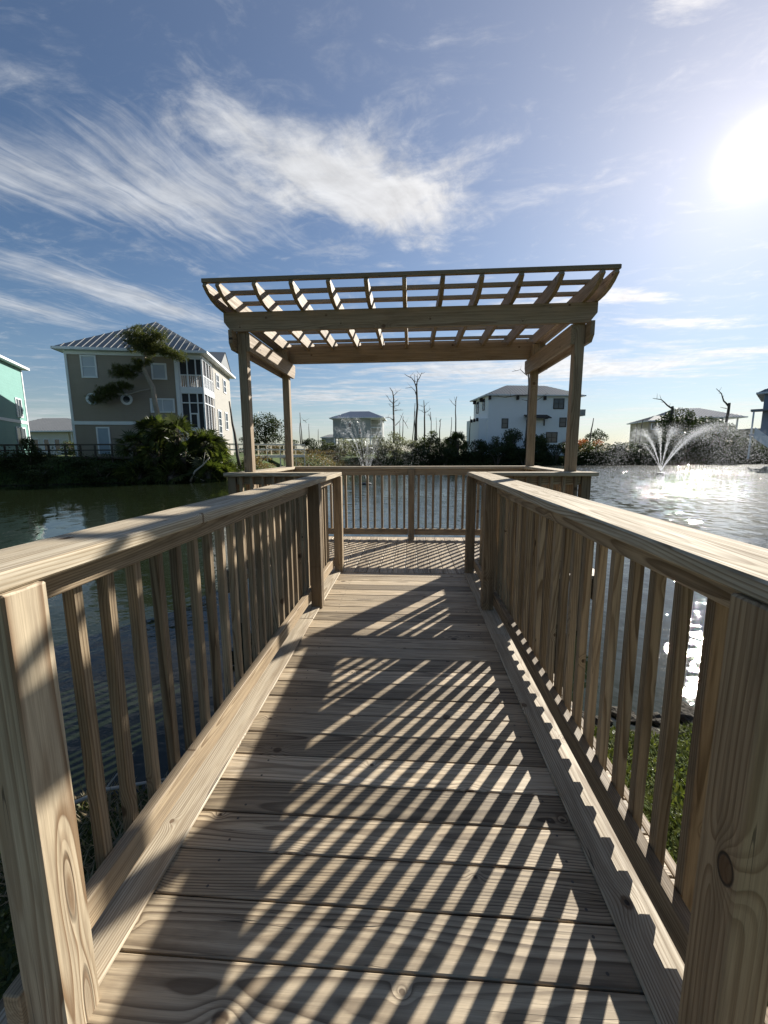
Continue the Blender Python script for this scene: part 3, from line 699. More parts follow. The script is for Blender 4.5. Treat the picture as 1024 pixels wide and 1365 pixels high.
palmetto(-18.3, 26.4, 1, 1.1, 'palmetto at the left end of the clump, in front of the tan house door')
palmetto(-16.7, 25.8, 1, 1.15, 'palmetto in the front row of the clump left of the leaning branch')
palmetto(-15.1, 26.2, 1, 1.2, 'palmetto in the front row of the clump above the leaning branch')
palmetto(-14.0, 27.3, 0, 1.1, 'palmetto with light fronds in front of the porch of the tan house')
palmetto(-13.1, 26.8, 1, 1.05, 'palmetto at the right end of the clump by the dead snag')
palmetto(-13.2, 25.9, 2, 1.2, 'low palmetto at the water right of the leaning branch')
palmetto(-15.4, 25.3, 2, 1.2, 'low palmetto at the water behind the leaning branch')
palmetto(-17.3, 25.0, 2, 1.15, 'low palmetto at the water at the left end of the clump')
palmetto(-12.5, 26.6, 2, 1.0, 'low yellow-green palmetto at the far right of the clump')
palmetto(-14.2, 28.0, 1, 1.2, 'palmetto at the back of the clump behind the tallest one')
palmetto(6.5, 59.2, 0, 1.5, 'round dark palmetto on the far bank left of the white house', g='palmettos on the far bank')
palmetto(43.0, 63.5, 1, 1.8, 'dark palmetto on the right bank below the blue-roofed house', g='palmettos on the far bank')

def tree(name, x, y, z, trunk, limbs, lobes, n, size, mat, bark, label, cat, group=None, clump=2.2, droop=0.):
    e = empty(name, (x, y, z), label=label, cat=cat, group=group)
    mb = MB(); mb.tube(*trunk, 8); mb.build('trunk', bark, e, smooth=True)
    for pts, r in limbs: m2 = MB(); m2.tube(pts, r, 6); m2.build('limb', bark, e, smooth=True)
    arr_mesh('crown', leaves(n, lobes, size, droop, clump), 4, mat, e); return e
# pine in front of the tan house (offsets in metres from its base)
def needles(lobes, n, L=.28):
    P, d = crown_points(n, lobes); q = []
    m_ = 9
    a = rng.normal(size=(n, m_, 3))+d[:, None]*1.1+np.array([0, 0, .35]); a /= np.linalg.norm(a, axis=2)[..., None]
    b = np.cross(a, rng.normal(size=(n, m_, 3))); b /= np.linalg.norm(b, axis=2)[..., None]
    s = L*rng.uniform(.6, 1.2, (n, m_, 1)); P = P[:, None].repeat(m_, 1)
    return np.stack([P, P+a*s*.5+b*s*.05, P+a*s, P+a*s*.5-b*s*.05], 2).reshape(-1, 4, 3)
pe = empty('pine_tree', (-17.5, 28, .9), label='wind-bent pine with flat tufted crown in front of the tan house', cat='pine tree')
MB().tube([(0, 0, -.2), (-.05, 0, 2.2), (-.3, 0, 3.8), (-.4, .05, 4.9), (-.72, 0, 5.6), (-.95, 0, 6.2), (-.75, 0, 7.0), (-.72, 0, 7.7), (-.5, 0, 8.4)], [.2, .18, .16, .15, .13, .12, .1, .07, .04], 9).build('trunk', M['bark'], pe, smooth=True)
for pts, r in [([(-.4, .05, 4.75), (-1.2, -.1, 4.6), (-2.2, -.1, 4.35), (-3.2, 0, 4.5), (-4.2, .1, 4.4)], [.06, .055, .05, .035, .015]),
               ([(-.85, 0, 6.0), (-1.6, 0, 6.0), (-2.5, .2, 5.9), (-3.2, .1, 5.6)], [.05, .045, .03, .012]),
               ([(-.75, 0, 6.9), (0, .1, 7.2), (.9, 0, 7.1), (1.8, -.1, 6.9)], [.06, .05, .035, .012]),
               ([(-.75, 0, 7.2), (-1.4, .1, 7.9), (-2.0, 0, 8.3)], [.05, .035, .012]),
               ([(-.7, 0, 7.6), (-.1, .2, 8.0), (.5, 0, 8.3)], [.04, .03, .012])]:
    m2 = MB(); m2.tube(pts, r, 6); m2.build('limb', M['bark'], pe, smooth=True)
PL = [(-1.1, 0, 8.0, 1.1, .7, .4), (-.6, 0, 7.5, .6, .5, .3), (.4, 0, 7.4, .6, .4, .2), (-3.6, 0, 4.8, .9, .4, .25), (-1.0, 0, 6.5, .5, .4, .2), (-1.7, 0, 8.1, .75, .7, .42), (-.9, 0, 8.55, .9, .8, .42), (-.1, .1, 8.3, .95, .8, .45), (.5, 0, 8.1, .6, .6, .3), (-1.3, -.2, 7.6, .75, .6, .3), (-.2, 0, 7.75, .8, .6, .25),
      (.9, 0, 7.15, .6, .5, .22), (1.7, -.1, 6.95, .75, .5, .3), (-.4, .1, 7.15, .5, .4, .18),
      (-1.6, 0, 6.15, .55, .45, .25), (-2.4, .1, 6.1, .8, .5, .28), (-2.9, 0, 5.75, .55, .45, .25), (-1.9, 0, 5.75, .4, .4, .2),
      (-3.2, 0, 4.65, .8, .5, .3), (-4.0, .1, 4.45, .75, .5, .3), (-4.5, 0, 4.15, .5, .4, .25), (-2.5, 0, 5.0, .4, .4, .16)]
random.seed(5); PS = []
for (a, b, c, d, e_, f_) in PL:
    for k in range(13):
        t1, t2, q = random.uniform(0, 6.28), random.uniform(-1, 1), random.uniform(.35, 1.0); w_ = math.sqrt(1-t2*t2)
        PS.append((a+d*q*w_*math.cos(t1), b+e_*q*w_*math.sin(t1), c+f_*q*t2*1.15, random.uniform(.16, .34), random.uniform(.14, .3), random.uniform(.09, .19)))
arr_mesh('needle_tufts', needles(PS, 3600, .22), 4, M['needle'], pe)
tree('tree', -22, 61, .5, ([(0, 0, -.3), (.1, 0, 2.2), (0, 0, 4.6)], [.25, .2, .1]), [([(0, 0, 2), (1.2, 0, 3.6), (1.9, .2, 5)], [.1, .07, .03]), ([(0, 0, 2), (-1.3, 0, 3.8), (-1.9, .2, 5)], [.1, .07, .03])],
     [(0, 0, 5.0, 2.4, 2.2, 1.6), (1.5, 0, 4.3, 1.7, 1.6, 1.5), (-1.6, 0, 4.4, 1.8, 1.6, 1.6), (.6, 0, 3.1, 2.2, 1.8, 1.2), (-1., 0, 3.0, 1.8, 1.5, 1.1), (2.4, 0, 3.2, 1.1, 1., 1.1)], 6500, .24, M['leaf_dark'], M['bark'], 'round dark green tree behind the white boardwalk, between the left pergola posts', 'tree')
tree('tree', 39.7, 65, .4, ([(0, 0, -.3), (.1, 0, 2.2), (0, 0, 5.4)], [.25, .2, .1]), [([(0, 0, 2), (1.2, 0, 3.4), (1.6, .2, 4.2)], [.1, .07, .03])],
     [(0, 0, 5.5, 2.1, 2.0, 1.5), (1.5, 0, 4.9, 1.8, 1.6, 1.5), (-1.6, 0, 4.7, 1.6, 1.4, 1.5), (.2, 0, 3.2, 2.6, 1.8, 1.7), (0, 0, 1.8, 2.4, 1.8, 1.2)], 9500, .24, M['leaf_dark'], M['bark'], 'dark evergreen rising in front of the beige house behind the right fountain', 'tree')
tree('tree', 44.6, 66, .2, ([(0, 0, -.3), (.1, 0, 2.2), (0, 0, 3.8)], [.25, .2, .1]), [([(0, 0, 2), (1.0, 0, 3.2), (1.5, .2, 3.9)], [.1, .07, .03])],
     [(0, 0, 4.7, 2.2, 2.0, 1.3), (2.2, 0, 3.8, 1.9, 1.6, 1.4), (-1.6, 0, 3.9, 1.7, 1.4, 1.3), (.2, 0, 2.6, 2.9, 1.8, 1.5), (1, 0, 1.4, 2.9, 1.8, 1.1)], 9500, .24, M['leaf_dark'], M['bark'], 'broad dark evergreen in front of the porch of the blue-roofed house', 'tree')
tree('tree', 58.5, 135, .4, ([(0, 0, -.3), (0, 0, 4)], [.25, .12]), [([(0, 0, 2), (1.2, 0, 3.4), (1.6, .2, 4.2)], [.1, .07, .03])],
     [(0, 0, 5.6, 2.2, 2, 1.8), (2, 0, 4.9, 1.5, 1.5, 1.2), (-2.2, 0, 4.7, 1.8, 1.5, 1.3)], 1500, .45, M['leaf_dark'], M['bark'], 'tiny far tree on the horizon between the white house and the beige house', 'tree')

# dead trees
def dead_tree(x, y, z, segs, label, group='bare dead trees behind the far bank'):
    e = empty('dead_tree', (x, y, z), label=label, cat='dead tree', group=group)
    for i, (pts, r0, r1) in enumerate(segs):
        pts = [Vector((p[0], p[2] if len(p) > 2 else random.uniform(-.15, .15), p[1])) for p in pts]
        out = [pts[0]]
        for a, b in zip(pts, pts[1:]):
            out += [(a+b)/2+Vector((random.uniform(-1, 1), random.uniform(-1, 1), random.uniform(-.6, .6)))*.035*(b-a).length, b]
        n = len(out); mb = MB(); mb.tube(out, [(r0+(r1-r0)*k/(n-1))*1.15 for k in range(n)], 6)
        if i: 
            for k in range(1, n-1):
                if random.random() < .7:
                    L = random.uniform(.35, 1.0); v = Vector((random.uniform(-1, 1), random.uniform(-1, 1), random.uniform(-.1, 1))).normalized()*L
                    mb.tube([out[k], out[k]+v*.6, out[k]+v+Vector((0, 0, .1))], [r1*1.1, r1*.8, r1*.4], 4)
        mb.build('trunk' if i == 0 else 'branch', M['bark_dead'], e, smooth=True)
    return e
S = 64/543*1.02   # metres per photo pixel at that distance, used once to size the trees
def px(l, cx, by): return [((a-cx)*S, (by-b)*S) for a, b in l]
def zt(l): return [l]
# the tallest
b0 = (555, 590)
dead_tree(.7, 64, 2.6, [(px([(555, 590), (555, 560), (555.5, 530), (555, 520)], *b0), .17, .10),
    (px([(555, 522), (552, 514), (549, 510), (543, 507), (540, 505)], *b0), .075, .025), (px([(554.5, 519), (557, 512), (560, 507), (562, 503)], *b0), .075, .025),
    (px([(555, 524), (556, 512), (556.5, 505)], *b0), .05, .02), (px([(553, 516), (552, 505)], *b0), .04, .02), (px([(554.5, 530), (553, 525), (549, 521), (541, 522)], *b0), .06, .02)],
    'tallest bare dead tree near the middle, forked at the top like fingers')
b0 = (525, 590)
dead_tree(-2.75, 64, 2.6, [(px([(525, 590), (525, 560), (525, 535), (523.5, 526), (520, 521)], *b0), .15, .03),
    (px([(524.5, 541), (520, 537), (516, 530)], *b0), .055, .02), (px([(525, 531), (529, 527), (530.5, 525)], *b0), .04, .015), (px([(525, 550), (530, 549), (537, 549)], *b0), .05, .02),
    (px([(525, 545), (521, 544), (519, 540)], *b0), .035, .015), (px([(525, 544), (531, 543), (533, 539)], *b0), .045, .015), (px([(524.5, 562), (520, 558), (515, 558), (511, 562)], *b0), .06, .02),
    (px([(525, 540), (529, 537), (531, 535)], *b0), .035, .015), (px([(527, 568), (533, 562), (537, 552)], *b0), .055, .02)],
    'many-branched bare dead tree left of the tallest one')
b0 = (566, 590)
dead_tree(1.95, 64, 2.6, [(px([(566, 590), (566, 560), (565.5, 545), (565, 537)], *b0), .12, .04), (px([(566, 545), (569, 541), (572, 539)], *b0), .03, .012), (px([(566, 553), (570, 551), (574, 547)], *b0), .045, .02),
    (px([(566, 553), (562, 550), (558, 549)], *b0), .035, .015), (px([(566, 546), (561, 544), (558, 542)], *b0), .03, .012)], 'mid-sized bare dead tree just right of the tallest one')
b0 = (608, 590)
dead_tree(6.7, 64, 2.6, [(px([(608, 590), (608, 560), (607.5, 545), (608.5, 533)], *b0), .1, .03), (px([(607.5, 545), (603, 541), (601, 537)], *b0), .035, .015), (px([(607.5, 541), (605.5, 533)], *b0), .03, .012)],
    'slender bare dead tree alone left of the white house, forked at the top')
for (x, top, lean, th, lab, forks) in [
    (537, 556, .5, .08, 'short forked dead tree between the two tall ones', [(537, 560, 544, 572)]),
    (550, 550, 3, .07, 'thin leaning dead trunk against the tallest dead tree', []),
    (553, 540, 0, .09, 'straight dead snag close behind the tallest dead tree', []),
    (575, 551, -2, .08, 'crooked dead snag right of the mid-sized dead tree', [(574, 562, 571, 553)]),
    (585, 561, 1, .09, 'short hooked dead snag in the gap right of the cluster', [(585, 563, 588, 560)]),
    (600, 558, .6, .07, 'plain dead pole left of the slender forked dead tree', []),
    (624, 557, 1, .08, 'plain dead pole nearest the left wall of the white house', []),
    (581, 558, -.4, .05, 'very thin dead pole in the middle of the gap', []),
    (533, 563, 0, .07, 'short dead stump left of the short forked dead tree', []),
    (402, 550, -2.5, .09, 'leaning dead tree right of the back left pergola post', [(404, 560, 408, 563)]),
    (399, 563, 0, .08, 'short dead snag beside the back left pergola post', []),
    (411, 564, 0, .06, 'thin dead pole left of the small grey house', []),
    (424, 571, 0, .05, 'lowest dead pole left of the small grey house', []),
    (778, 561, 2, .12, 'broken dead snag right of the white house balcony', []),
    (834, 566, .5, .10, 'left one of two broken snags left of the beige house', []),
    (840, 563, 1, .10, 'right one of two broken snags left of the beige house', [])]:
    az = math.atan((x-548.7)/543/.989); X0 = 64*math.tan(math.atan((x-548.7)/549))
    sg = [(px([(x, 592), (x+lean*.3, 575), (x+lean, top)], x, 592), th, th*.4)]
    for (a, b, c_, d_) in forks: sg.append((px([(a, b), ((a+c_)/2, (b+d_)/2-1), (c_, d_)], x, 592), th*.6, .02))
    dead_tree(X0, 64, 2.3, sg, lab)
k2 = .118
def far_dead(x, y, base, segs, lab):
    dead_tree(x, y, base, segs, lab, 'bare dead trees on the right bank')
far_dead(38.4, 65, 2.5, [([(0, 0), (.15, 2.2), (.2, 4.2), (.35, 5.2)], .22, .16), ([(.3, 4.9), (-.5, 5.4), (-1.4, 6.2), (-2.6, 6.4)], .11, .03)], 'hooked bare dead trunk rising right of the beige house')
far_dead(47.2, 66, 2.6, [([(0, 0), (.1, 2), (.15, 4.2), (.1, 5.6)], .2, .16), ([(.1, 5.2), (-.7, 5.9), (-1.0, 7.0), (-1.9, 7.7)], .12, .03), ([(0, 4.8), (-1.0, 5.0)], .05, .02)], 'curled bare dead trunk in front of the blue-roofed house')
dead_tree(-11.9, 27.6, .4, [([(0, 0), (-.1, 1.5), (-.25, 2.8), (-.45, 4.3)], .11, .04)], 'bare dead snag at the right end of the palmetto clump', 'dead wood on the left bank')
dead_tree(16.3, 60, 1.0, [([(0, 0), (.1, 5), (0, 9), (-.1, 12.0)], .16, .07), ([(.1, 8.0), (-1.7, 8.0), (-3.2, 7.7), (-4.9, 7.9)], .07, .02), ([(.1, 6.6), (1.6, 7.5), (2.6, 8.2)], .06, .02), ([(0, 10.4), (-1.3, 11.4), (-2.4, 11.2)], .05, .02), ([(0, 10.2), (1.2, 11.0), (2.4, 11.4)], .05, .02), ([(0, 7.2), (-.9, 7.4)], .05, .02)],
          'spreading bare dead tree behind the back right pergola post, in front of the white house', 'dead trees')

# ------------------------------------------------------------------ houses
def lbox(mb, a): mb.box(*a, bev=.0)
class House:
    def __init__(s, name, loc, ang, label): s.e = empty(name, loc, ang, label, 'house')
    def part(s, name, boxes, mat, parent=None, bev=.01):
        mb = MB()
        for b in boxes: mb.box(*b, bev)
        return mb.build(name, mat, parent or s.e)
    def each(s, name, boxes, mat):
        for b in boxes: s.part(name, [b], mat)
    def window(s, x0, x1, z0, z1, y=0., mull=(1, 1), glass='glass', fw=.11, name='window'):
        "window in a wall facing -y; returns frame"
        f = [(x0-fw, x0, y-.06, y+.02, z0-fw, z1+fw), (x1, x1+fw, y-.06, y+.02, z0-fw, z1+fw), (x0, x1, y-.06, y+.02, z1, z1+fw), (x0, x1, y-.075, y+.02, z0-fw, z0)]
        for i in range(1, mull[0]): f.append((x0+(x1-x0)*i/mull[0]-.03, x0+(x1-x0)*i/mull[0]+.03, y-.05, y+.01, z0, z1))
        for i in range(1, mull[1]): f.append((x0, x1, y-.045, y+.01, z0+(z1-z0)*i/mull[1]-.03, z0+(z1-z0)*i/mull[1]+.03))
        o = s.part(name, f, M['white'] if glass != 'darkf' else M['dark'])
        s.part('pane', [(x0, x1, y-.02, y+.01, z0, z1)], M['blind' if glass == 'blind' else 'glass'], o, bev=.001)
        return o
    def window_x(s, y0, y1, z0, z1, x, sg=1, mull=(1, 1), glass='glass', fw=.11, fm='white'):
        "window in a wall facing +x (sg=1) or -x (sg=-1)"
        a, b = (x-.02, x+.06) if sg > 0 else (x-.06, x+.02)
        f = [(a, b, y0-fw, y0, z0-fw, z1+fw), (a, b, y1, y1+fw, z0-fw, z1+fw), (a, b, y0, y1, z1, z1+fw), (a, b, y0, y1, z0-fw, z0)]
        for i in range(1, mull[0]): q = y0+(y1-y0)*i/mull[0]; f.append((a+.01, b-.015, q-.03, q+.03, z0, z1))
        for i in range(1, mull[1]): q = z0+(z1-z0)*i/mull[1]; f.append((a+.01, b-.015, y0, y1, q-.03, q+.03))
        o = s.part('window', f, M[fm]); s.part('pane', [(x-.01, x+.02, y0, y1, z0, z1) if sg > 0 else (x-.02, x+.01, y0, y1, z0, z1)], M['blind' if glass == 'blind' else 'glass'], o, bev=.001)
    def hip_roof(s, x0, x1, y0, y1, z, ridge, zr, mat, seams=.45, fascia=.16):
        """ridge: ((x,y),(x,y)); slopes built solid, with raised standing seams"""
        c = [Vector((x0, y0, z)), Vector((x1, y0, z)), Vector((x1, y1, z)), Vector((x0, y1, z))]
        a, b = Vector((*ridge[0], zr)), Vector((*ridge[1], zr))
        mb = MB()
        along_x = abs(b.x-a.x) >= abs(b.y-a.y)
        if along_x: F = [[c[0], c[1], b, a], [c[1], c[2], b], [c[2], c[3], a, b], [c[3], c[0], a]]
        else: F = [[c[0], c[1], a], [c[1], c[2], b, a], [c[2], c[3], b], [c[3], c[0], a, b]]
        for f in F:
            g_ = []
            for v in f:
                if not g_ or (v-g_[-1]).length > 1e-4: g_.append(v)
            mb.poly(g_)
            e0, e1 = f[0], f[1]; L = (e1-e0).length; d = (e1-e0)/L; nrm = (e1-e0).cross(f[-1]-e0).normalized()
            if nrm.z < 0: nrm = -nrm
            up = nrm.cross(d).normalized()
            if up.z < 0: up = -up
            top = f[2:]; 
            n = int(L/seams)
            for i in range(1, n):
                p = e0+d*(i*seams+(L-n*seams)/2); t_ = i*seams+(L-n*seams)/2
                # length of the slope at this station
                def station(v): return (v-e0).dot(d), (v-e0).dot(up)
                pts = [station(v) for v in f]; h = 0
                for (s0, h0), (s1, h1) in zip(pts, pts[1:]+pts[:1]):
                    if (s0-t_)*(s1-t_) < 0: h = max(h, h0+(h1-h0)*(t_-s0)/(s1-s0))
                if h > .1:
                    q = [p+nrm*.002-d*.02, p+nrm*.002+d*.02, p+up*h+nrm*.002+d*.02, p+up*h+nrm*.002-d*.02]; tt = [v+nrm*.032 for v in q]
                    mb._add([tuple(v) for v in q+tt], [(4, 5, 6, 7), (0, 1, 5, 4), (1, 2, 6, 5), (3, 0, 4, 7)], [(0, 0, 0)]*8, .5)
        mb.poly([v-Vector((0, 0, .001)) for v in c][::-1])
        r = mb.build('roof', mat, s.e)
        s.part('fascia', [(x0-.02, x1+.02, y0-.05, y0-.001, z-fascia, z+.02), (x0-.02, x1+.02, y1+.001, y1+.05, z-fascia, z+.02), (x0-.07, x0-.021, y0-.05, y1+.05, z-fascia, z+.02), (x1+.021, x1+.07, y0-.05, y1+.05, z-fascia, z+.02), (x0, x1, y0, y1, z-fascia+.02, z-.01)], M['white'], r)
        return r
A13 = R(13)
R0 = Vector((-15., 30.5)); L0 = R0-10*Vector((math.cos(A13), math.sin(A13)))
h = House('tan_house', (L0.x, L0.y, 0), A13, 'three-storey tan house with grey metal roof, round windows and white screened porches')
h.part('wall', [(.45, 7.72, 0, 9.6, .7, 8.42), (7.722, 9.5, 2.4, 9.6, .7, 8.42)], M['tan'])
h.part('side_wall', [(9.503, 9.56, 3.1, 9.6, .7, 8.40)], M['tan_light'])
h.part('corner_trim', [(.40, .56, -.05, .1, .7, 8.4), (.40, 7.7, -.07, -.002, 3.3, 3.55), (.56, 9.5, -.07, -.002, 8.16, 8.4), (7.6, 7.86, -.08, .1, .7, 8.15)], M['white'])
h.window(1.5, 2.32, 6.68, 8.02, mull=(1, 2), glass='blind'); h.window(6.12, 6.94, 6.66, 7.6, glass='blind')
h.window(5.85, 7.32, 4.3, 5.12, mull=(2, 1), glass='blind')
for cx in (1.9, 4.18):
    mb = MB(); n = 24
    for (ra, rb, y0, y1) in ((.40, .24, -.07, -.002),):
        for k in range(n):
            a, b = 2*PI*k/n, 2*PI*(k+1)/n
            q = [(cx+r*math.cos(t), y, 5.12+r*math.sin(t)) for y in (y0, y1) for (r, t) in ((ra, a), (ra, b), (rb, b), (rb, a))]
            mb._add(q, [(0, 3, 2, 1), (4, 5, 6, 7), (0, 1, 5, 4), (2, 3, 7, 6)], [(0, 0, 0)]*8, .5)
    w = mb.build('round_window', M['white'], h.e)
    mb = MB(); mb.poly([(cx+.24*math.cos(-2*PI*k/n), -.02, 5.12+.24*math.sin(-2*PI*k/n)) for k in range(n)]); mb.build('pane', M['glass'], w)
d = h.part('door', [(2.05, 2.75, -.05, -.002, 1.2, 3.05)], M['door']); h.part('door_frame', [(1.95, 2.05, -.08, -.001, 1.2, 3.15), (2.75, 2.85, -.08, -.001, 1.2, 3.15), (2.05, 2.75, -.08, -.001, 3.05, 3.15)], M['white'], d)
# porch, two screened storeys at the front right corner
for b_ in [(7.87, 9.42, .10, .12, 2.95, 5.6), (7.87, 9.42, .10, .12, 6.98, 8.1), (9.44, 9.46, .2, 2.9, 2.95, 5.6), (9.44, 9.46, .2, 2.9, 6.98, 8.1)]: h.part('porch_screen', [b_], M['screen'])
pc = []
for x in (7.87, 8.42, 9.0, 9.42): pc.append((x, x+(.08 if x < 9.3 else .12), -.02, .09, 2.9, 8.12))
for y in (.9, 1.7, 2.5, 2.98): pc.append((9.465, 9.55, y, y+.09, 2.9, 8.12))
pc += [(7.95, 9.42, -.04, .085, 5.6, 6.08), (9.466, 9.57, .1, 3.0, 5.6, 6.08), (7.95, 9.42, -.04, .085, 2.6, 2.95), (9.466, 9.57, .1, 3.0, 2.6, 2.95),
       (7.95, 9.42, 0, .08, 8.05, 8.3), (9.466, 9.545, .1, 3.0, 8.05, 8.3), (7.95, 9.42, 0, .08, 4.9, 4.98), (9.47, 9.54, .1, 3.0, 4.9, 4.98)]
h.part('porch_frame', pc, M['white'])
h.part('porch_rail', [(7.95, 9.42, .0, .07, 6.9, 6.97), (9.47, 9.53, .1, 3.0, 6.9, 6.97)]+[(7.97+.13*k, 8.01+.13*k, .02, .06, 6.08, 6.9) for k in range(11)]+[(9.48, 9.52, .2+.13*k, .24+.13*k, 6.08, 6.9) for k in range(21)], M['white'])
h.part('screen_door', [(8.45, 9.0, -.03, .03, 2.95, 3.15), (8.45, 8.53, -.03, .03, 3.15, 4.1), (8.92, 9.0, -.03, .03, 3.15, 4.1), (8.45, 9.0, -.03, .03, 4.1, 4.2)], M['white'])
h.part('porch_floor', [(7.73, 9.5, .13, 2.39, 5.62, 5.9), (7.73, 9.5, .13, 2.39, 2.62, 2.9)], M['white'])
h.each('porch_pillar', [(9.3, 9.5, .0, .2, .6, 2.6), (8.0, 8.2, .0, .2, .6, 2.6), (9.3, 9.5, 2.7, 2.9, .6, 2.6)], M['white'])
h.window_x(3.9, 4.8, 6.7, 7.7, 9.56, 1, (2, 2)); h.window_x(3.9, 4.9, 2.3, 4.75, 9.56, 1, (1, 4)); h.window_x(6.6, 7.5, 6.7, 7.7, 9.56, 1, (1, 2)); h.window_x(6.6, 7.5, 3.4, 4.8, 9.56, 1, (1, 2))
h.hip_roof(-.05, 9.98, -.5, 10.1, 8.55, ((4.95, 4.8), (4.98, 4.85)), 11.9, M['roof'])
mb = MB(); mb.poly([(9.2, 4.2, 8.6), (9.2, 7.8, 8.6), (9.2, 6.0, 9.85)]); mb.poly([(10.0, 4.0, 8.6), (10.0, 8.0, 8.6), (10.0, 6.0, 9.9)])
mb.poly([(10.05, 3.9, 8.56), (10.05, 6, 9.95), (6.6, 6, 9.95), (8.8, 3.9, 8.56)]); mb.poly([(10.05, 8.1, 8.56), (8.8, 8.1, 8.56), (6.6, 6, 9.95), (10.05, 6, 9.95)])
mb.build('gable', M['roof'], h.e)

# aqua house, its lit side wall turned to us
ta = math.atan2(25.1-27.8, -25.8+27.2)      # direction from far corner toward us
h = House('aqua_house', (-31.8, 32.5, 0), ta, 'aqua house with white eaves at the left edge, partly in shadow')
# local x runs toward the camera side along the lit wall; the wall faces +y
h.part('wall', [(0, 14, -10, 0, .3, 8.1)], M['teal'])
h.part('trim', [(-.02, 14, .001, .04, 3.65, 3.88), (-.03, .14, -.001, .045, .3, 3.65), (-.03, .14, -.001, .045, 3.88, 8.1)], M['white'])
def win_y(x0, x1, z0, z1, y, mull=(2, 2)):
    fw = .1; f = [(x0-fw, x0, y-.02, y+.06, z0-fw, z1+fw), (x1, x1+fw, y-.02, y+.06, z0-fw, z1+fw), (x0, x1, y-.02, y+.06, z1, z1+fw), (x0, x1, y-.02, y+.06, z0-fw, z0)]
    for i in range(1, mull[0]): f.append((x0+(x1-x0)*i/mull[0]-.03, x0+(x1-x0)*i/mull[0]+.03, y, y+.045, z0, z1))
    for i in range(1, mull[1]): f.append((x0, x1, y, y+.04, z0+(z1-z0)*i/mull[1]-.03, z0+(z1-z0)*i/mull[1]+.03))
    o = h.part('window', f, M['white']); h.part('pane', [(x0, x1, y-.01, y+.02, z0, z1)], M['glass'], o, .001)
win_y(1.0, 1.95, 4.2, 5.5, 0); win_y(.9, 2.5, 2.0, 3.25, 0, (2, 1))
h.hip_roof(-.4, 14.4, -10.4, .4, 8.2, ((5, -5), (9.4, -5)), 10.2, M['roof'])

h = House('cream_cottage', (-54.5, 55, 0), R(0), 'low cream house with silver metal roof and porch between the aqua and tan houses')
M['cream'] = siding('pale_cream_siding', (.66, .64, .56)); h.part('wall', [(.6, 6.5, 0, 8, .4, 4.2)], M['cream']); h.each('porch_post', [(7+k*1.55, 7.2+k*1.55, -.2, 0, .4, 4.2) for k in range(4)], M['white'])
h.part('back_wall', [(6.5, 12.2, 3, 8, .4, 4.2)], M['cream'])
for x in (1.2, 2.8, 4.4): h.window(x, x+.7, 1.6, 3.2, 0, glass='glass')
h.hip_roof(-5, 13, -.9, 9, 4.35, ((-1, 4.2), (2.6, 4.2)), 6.5, M['roof'])

C0 = (11.3, 62.7)
h = House('white_house', (*C0, 0), R(9.4), 'white stucco house with grey hip roof, dark brackets and small awning')
h.part('wall', [(0, 14.2, 0, 6.9, .3, 9.42)], M['stucco']); h.part('base_wing', [(-1.2, -.003, .5, 6.7, .3, 6.1)], M['stucco'])
for x0, x1, z0, z1 in ((10.1, 11.6, 7.55, 8.9), (2.2, 3.0, 4.7, 5.95), (11.2, 12.1, 4.9, 6.1), (9.2, 10.8, 2.6, 3.95)):
    h.window(x0, x1, z0, z1, 0, (2, 2) if x1-x0 > 1 else (1, 2), glass='darkf')
h.part('door', [(5.9, 6.8, -.05, -.002, 4.0, 5.9)], M['dark'])
aw = MB(); aw.prism([(-1.5, 6.1), (-.002, 6.62), (-.002, 6.5), (-1.5, 5.98)], 0, 5.5, 9.1); aw.build('awning', M['dark'], h.e)
h.each('awning_bracket', [(6.0, 6.15, -1.2, -.01, 5.95, 6.05), (6.0, 6.15, -.15, -.012, 5.0, 5.9), (8.6, 8.75, -1.2, -.01, 5.95, 6.05), (8.6, 8.75, -.15, -.012, 5.0, 5.9)], M['dark'])
h.each('eave_bracket', [(x, x+.28, -.45, -.003, 8.75, 9.38) for x in (-.05, 4.2, 8.4, 12.4)]+[(-.45, -.003, y, y+.28, 8.75, 9.38) for y in (2.6, 5.8)]+[(-1.5, -1.205, y, y+.26, 5.7, 6.2) for y in (.8, 2.2, 3.6)], M['dark'])
h.window_x(4.5, 5.3, 7.3, 8.9, 0, -1, (1, 2), fm='dark'); h.window_x(1.7, 2.4, 7.5, 9.0, 0, -1, (1, 2), fm='dark')
b = h.part('balcony', [(14.21, 15.3, .2, 3, 6.5, 6.7), (15.2, 15.3, .2, 3, 6.7, 7.45), (14.21, 15.2, .2, .3, 6.7, 7.45), (14.21, 14.5, .3, .5, 5.9, 6.5)], M['stucco_grey'])
h.hip_roof(-.5, 14.75, -.5, 7.4, 9.45, ((4.0, 3.4), (10.3, 3.4)), 11.35, M['roof'])

h = House('raised_grey_house', (-17.3, 88, 0), R(0), 'small grey house raised on stilts with a blue metal hip roof behind the fountain')
h.part('wall', [(.5, 8.6, 0, 8, 4.2, 8.3), (8.6, 10.9, 3, 8, 4.2, 8.3)], M['greyside']); h.part('porch_frame', [(8.61, 10.9, 0, .2, 8.0, 8.35), (10.7, 10.9, 0, .2, 1, 8.0), (8.61, 10.7, 0, .18, 6.25, 6.45), (8.61, 10.7, 0, .18, 4.2, 4.6), (8.61, 10.7, .05, .12, 7.0, 7.06), (8.61, 10.7, .05, .12, 5.3, 5.36)], M['white'])
h.each('stilt', [(x, x+.25, 0.01, .26, .5, 4.18) for x in (.6, 2.6, 4.6, 6.6, 8.4)]+[(x, x+.25, 5, 5.25, .5, 4.18) for x in (.6, 4.6, 8.4)], M['white'])
h.window(3.8, 4.5, 6.4, 7.4, 0); h.window(6, 6.6, 5, 6.2, 0)
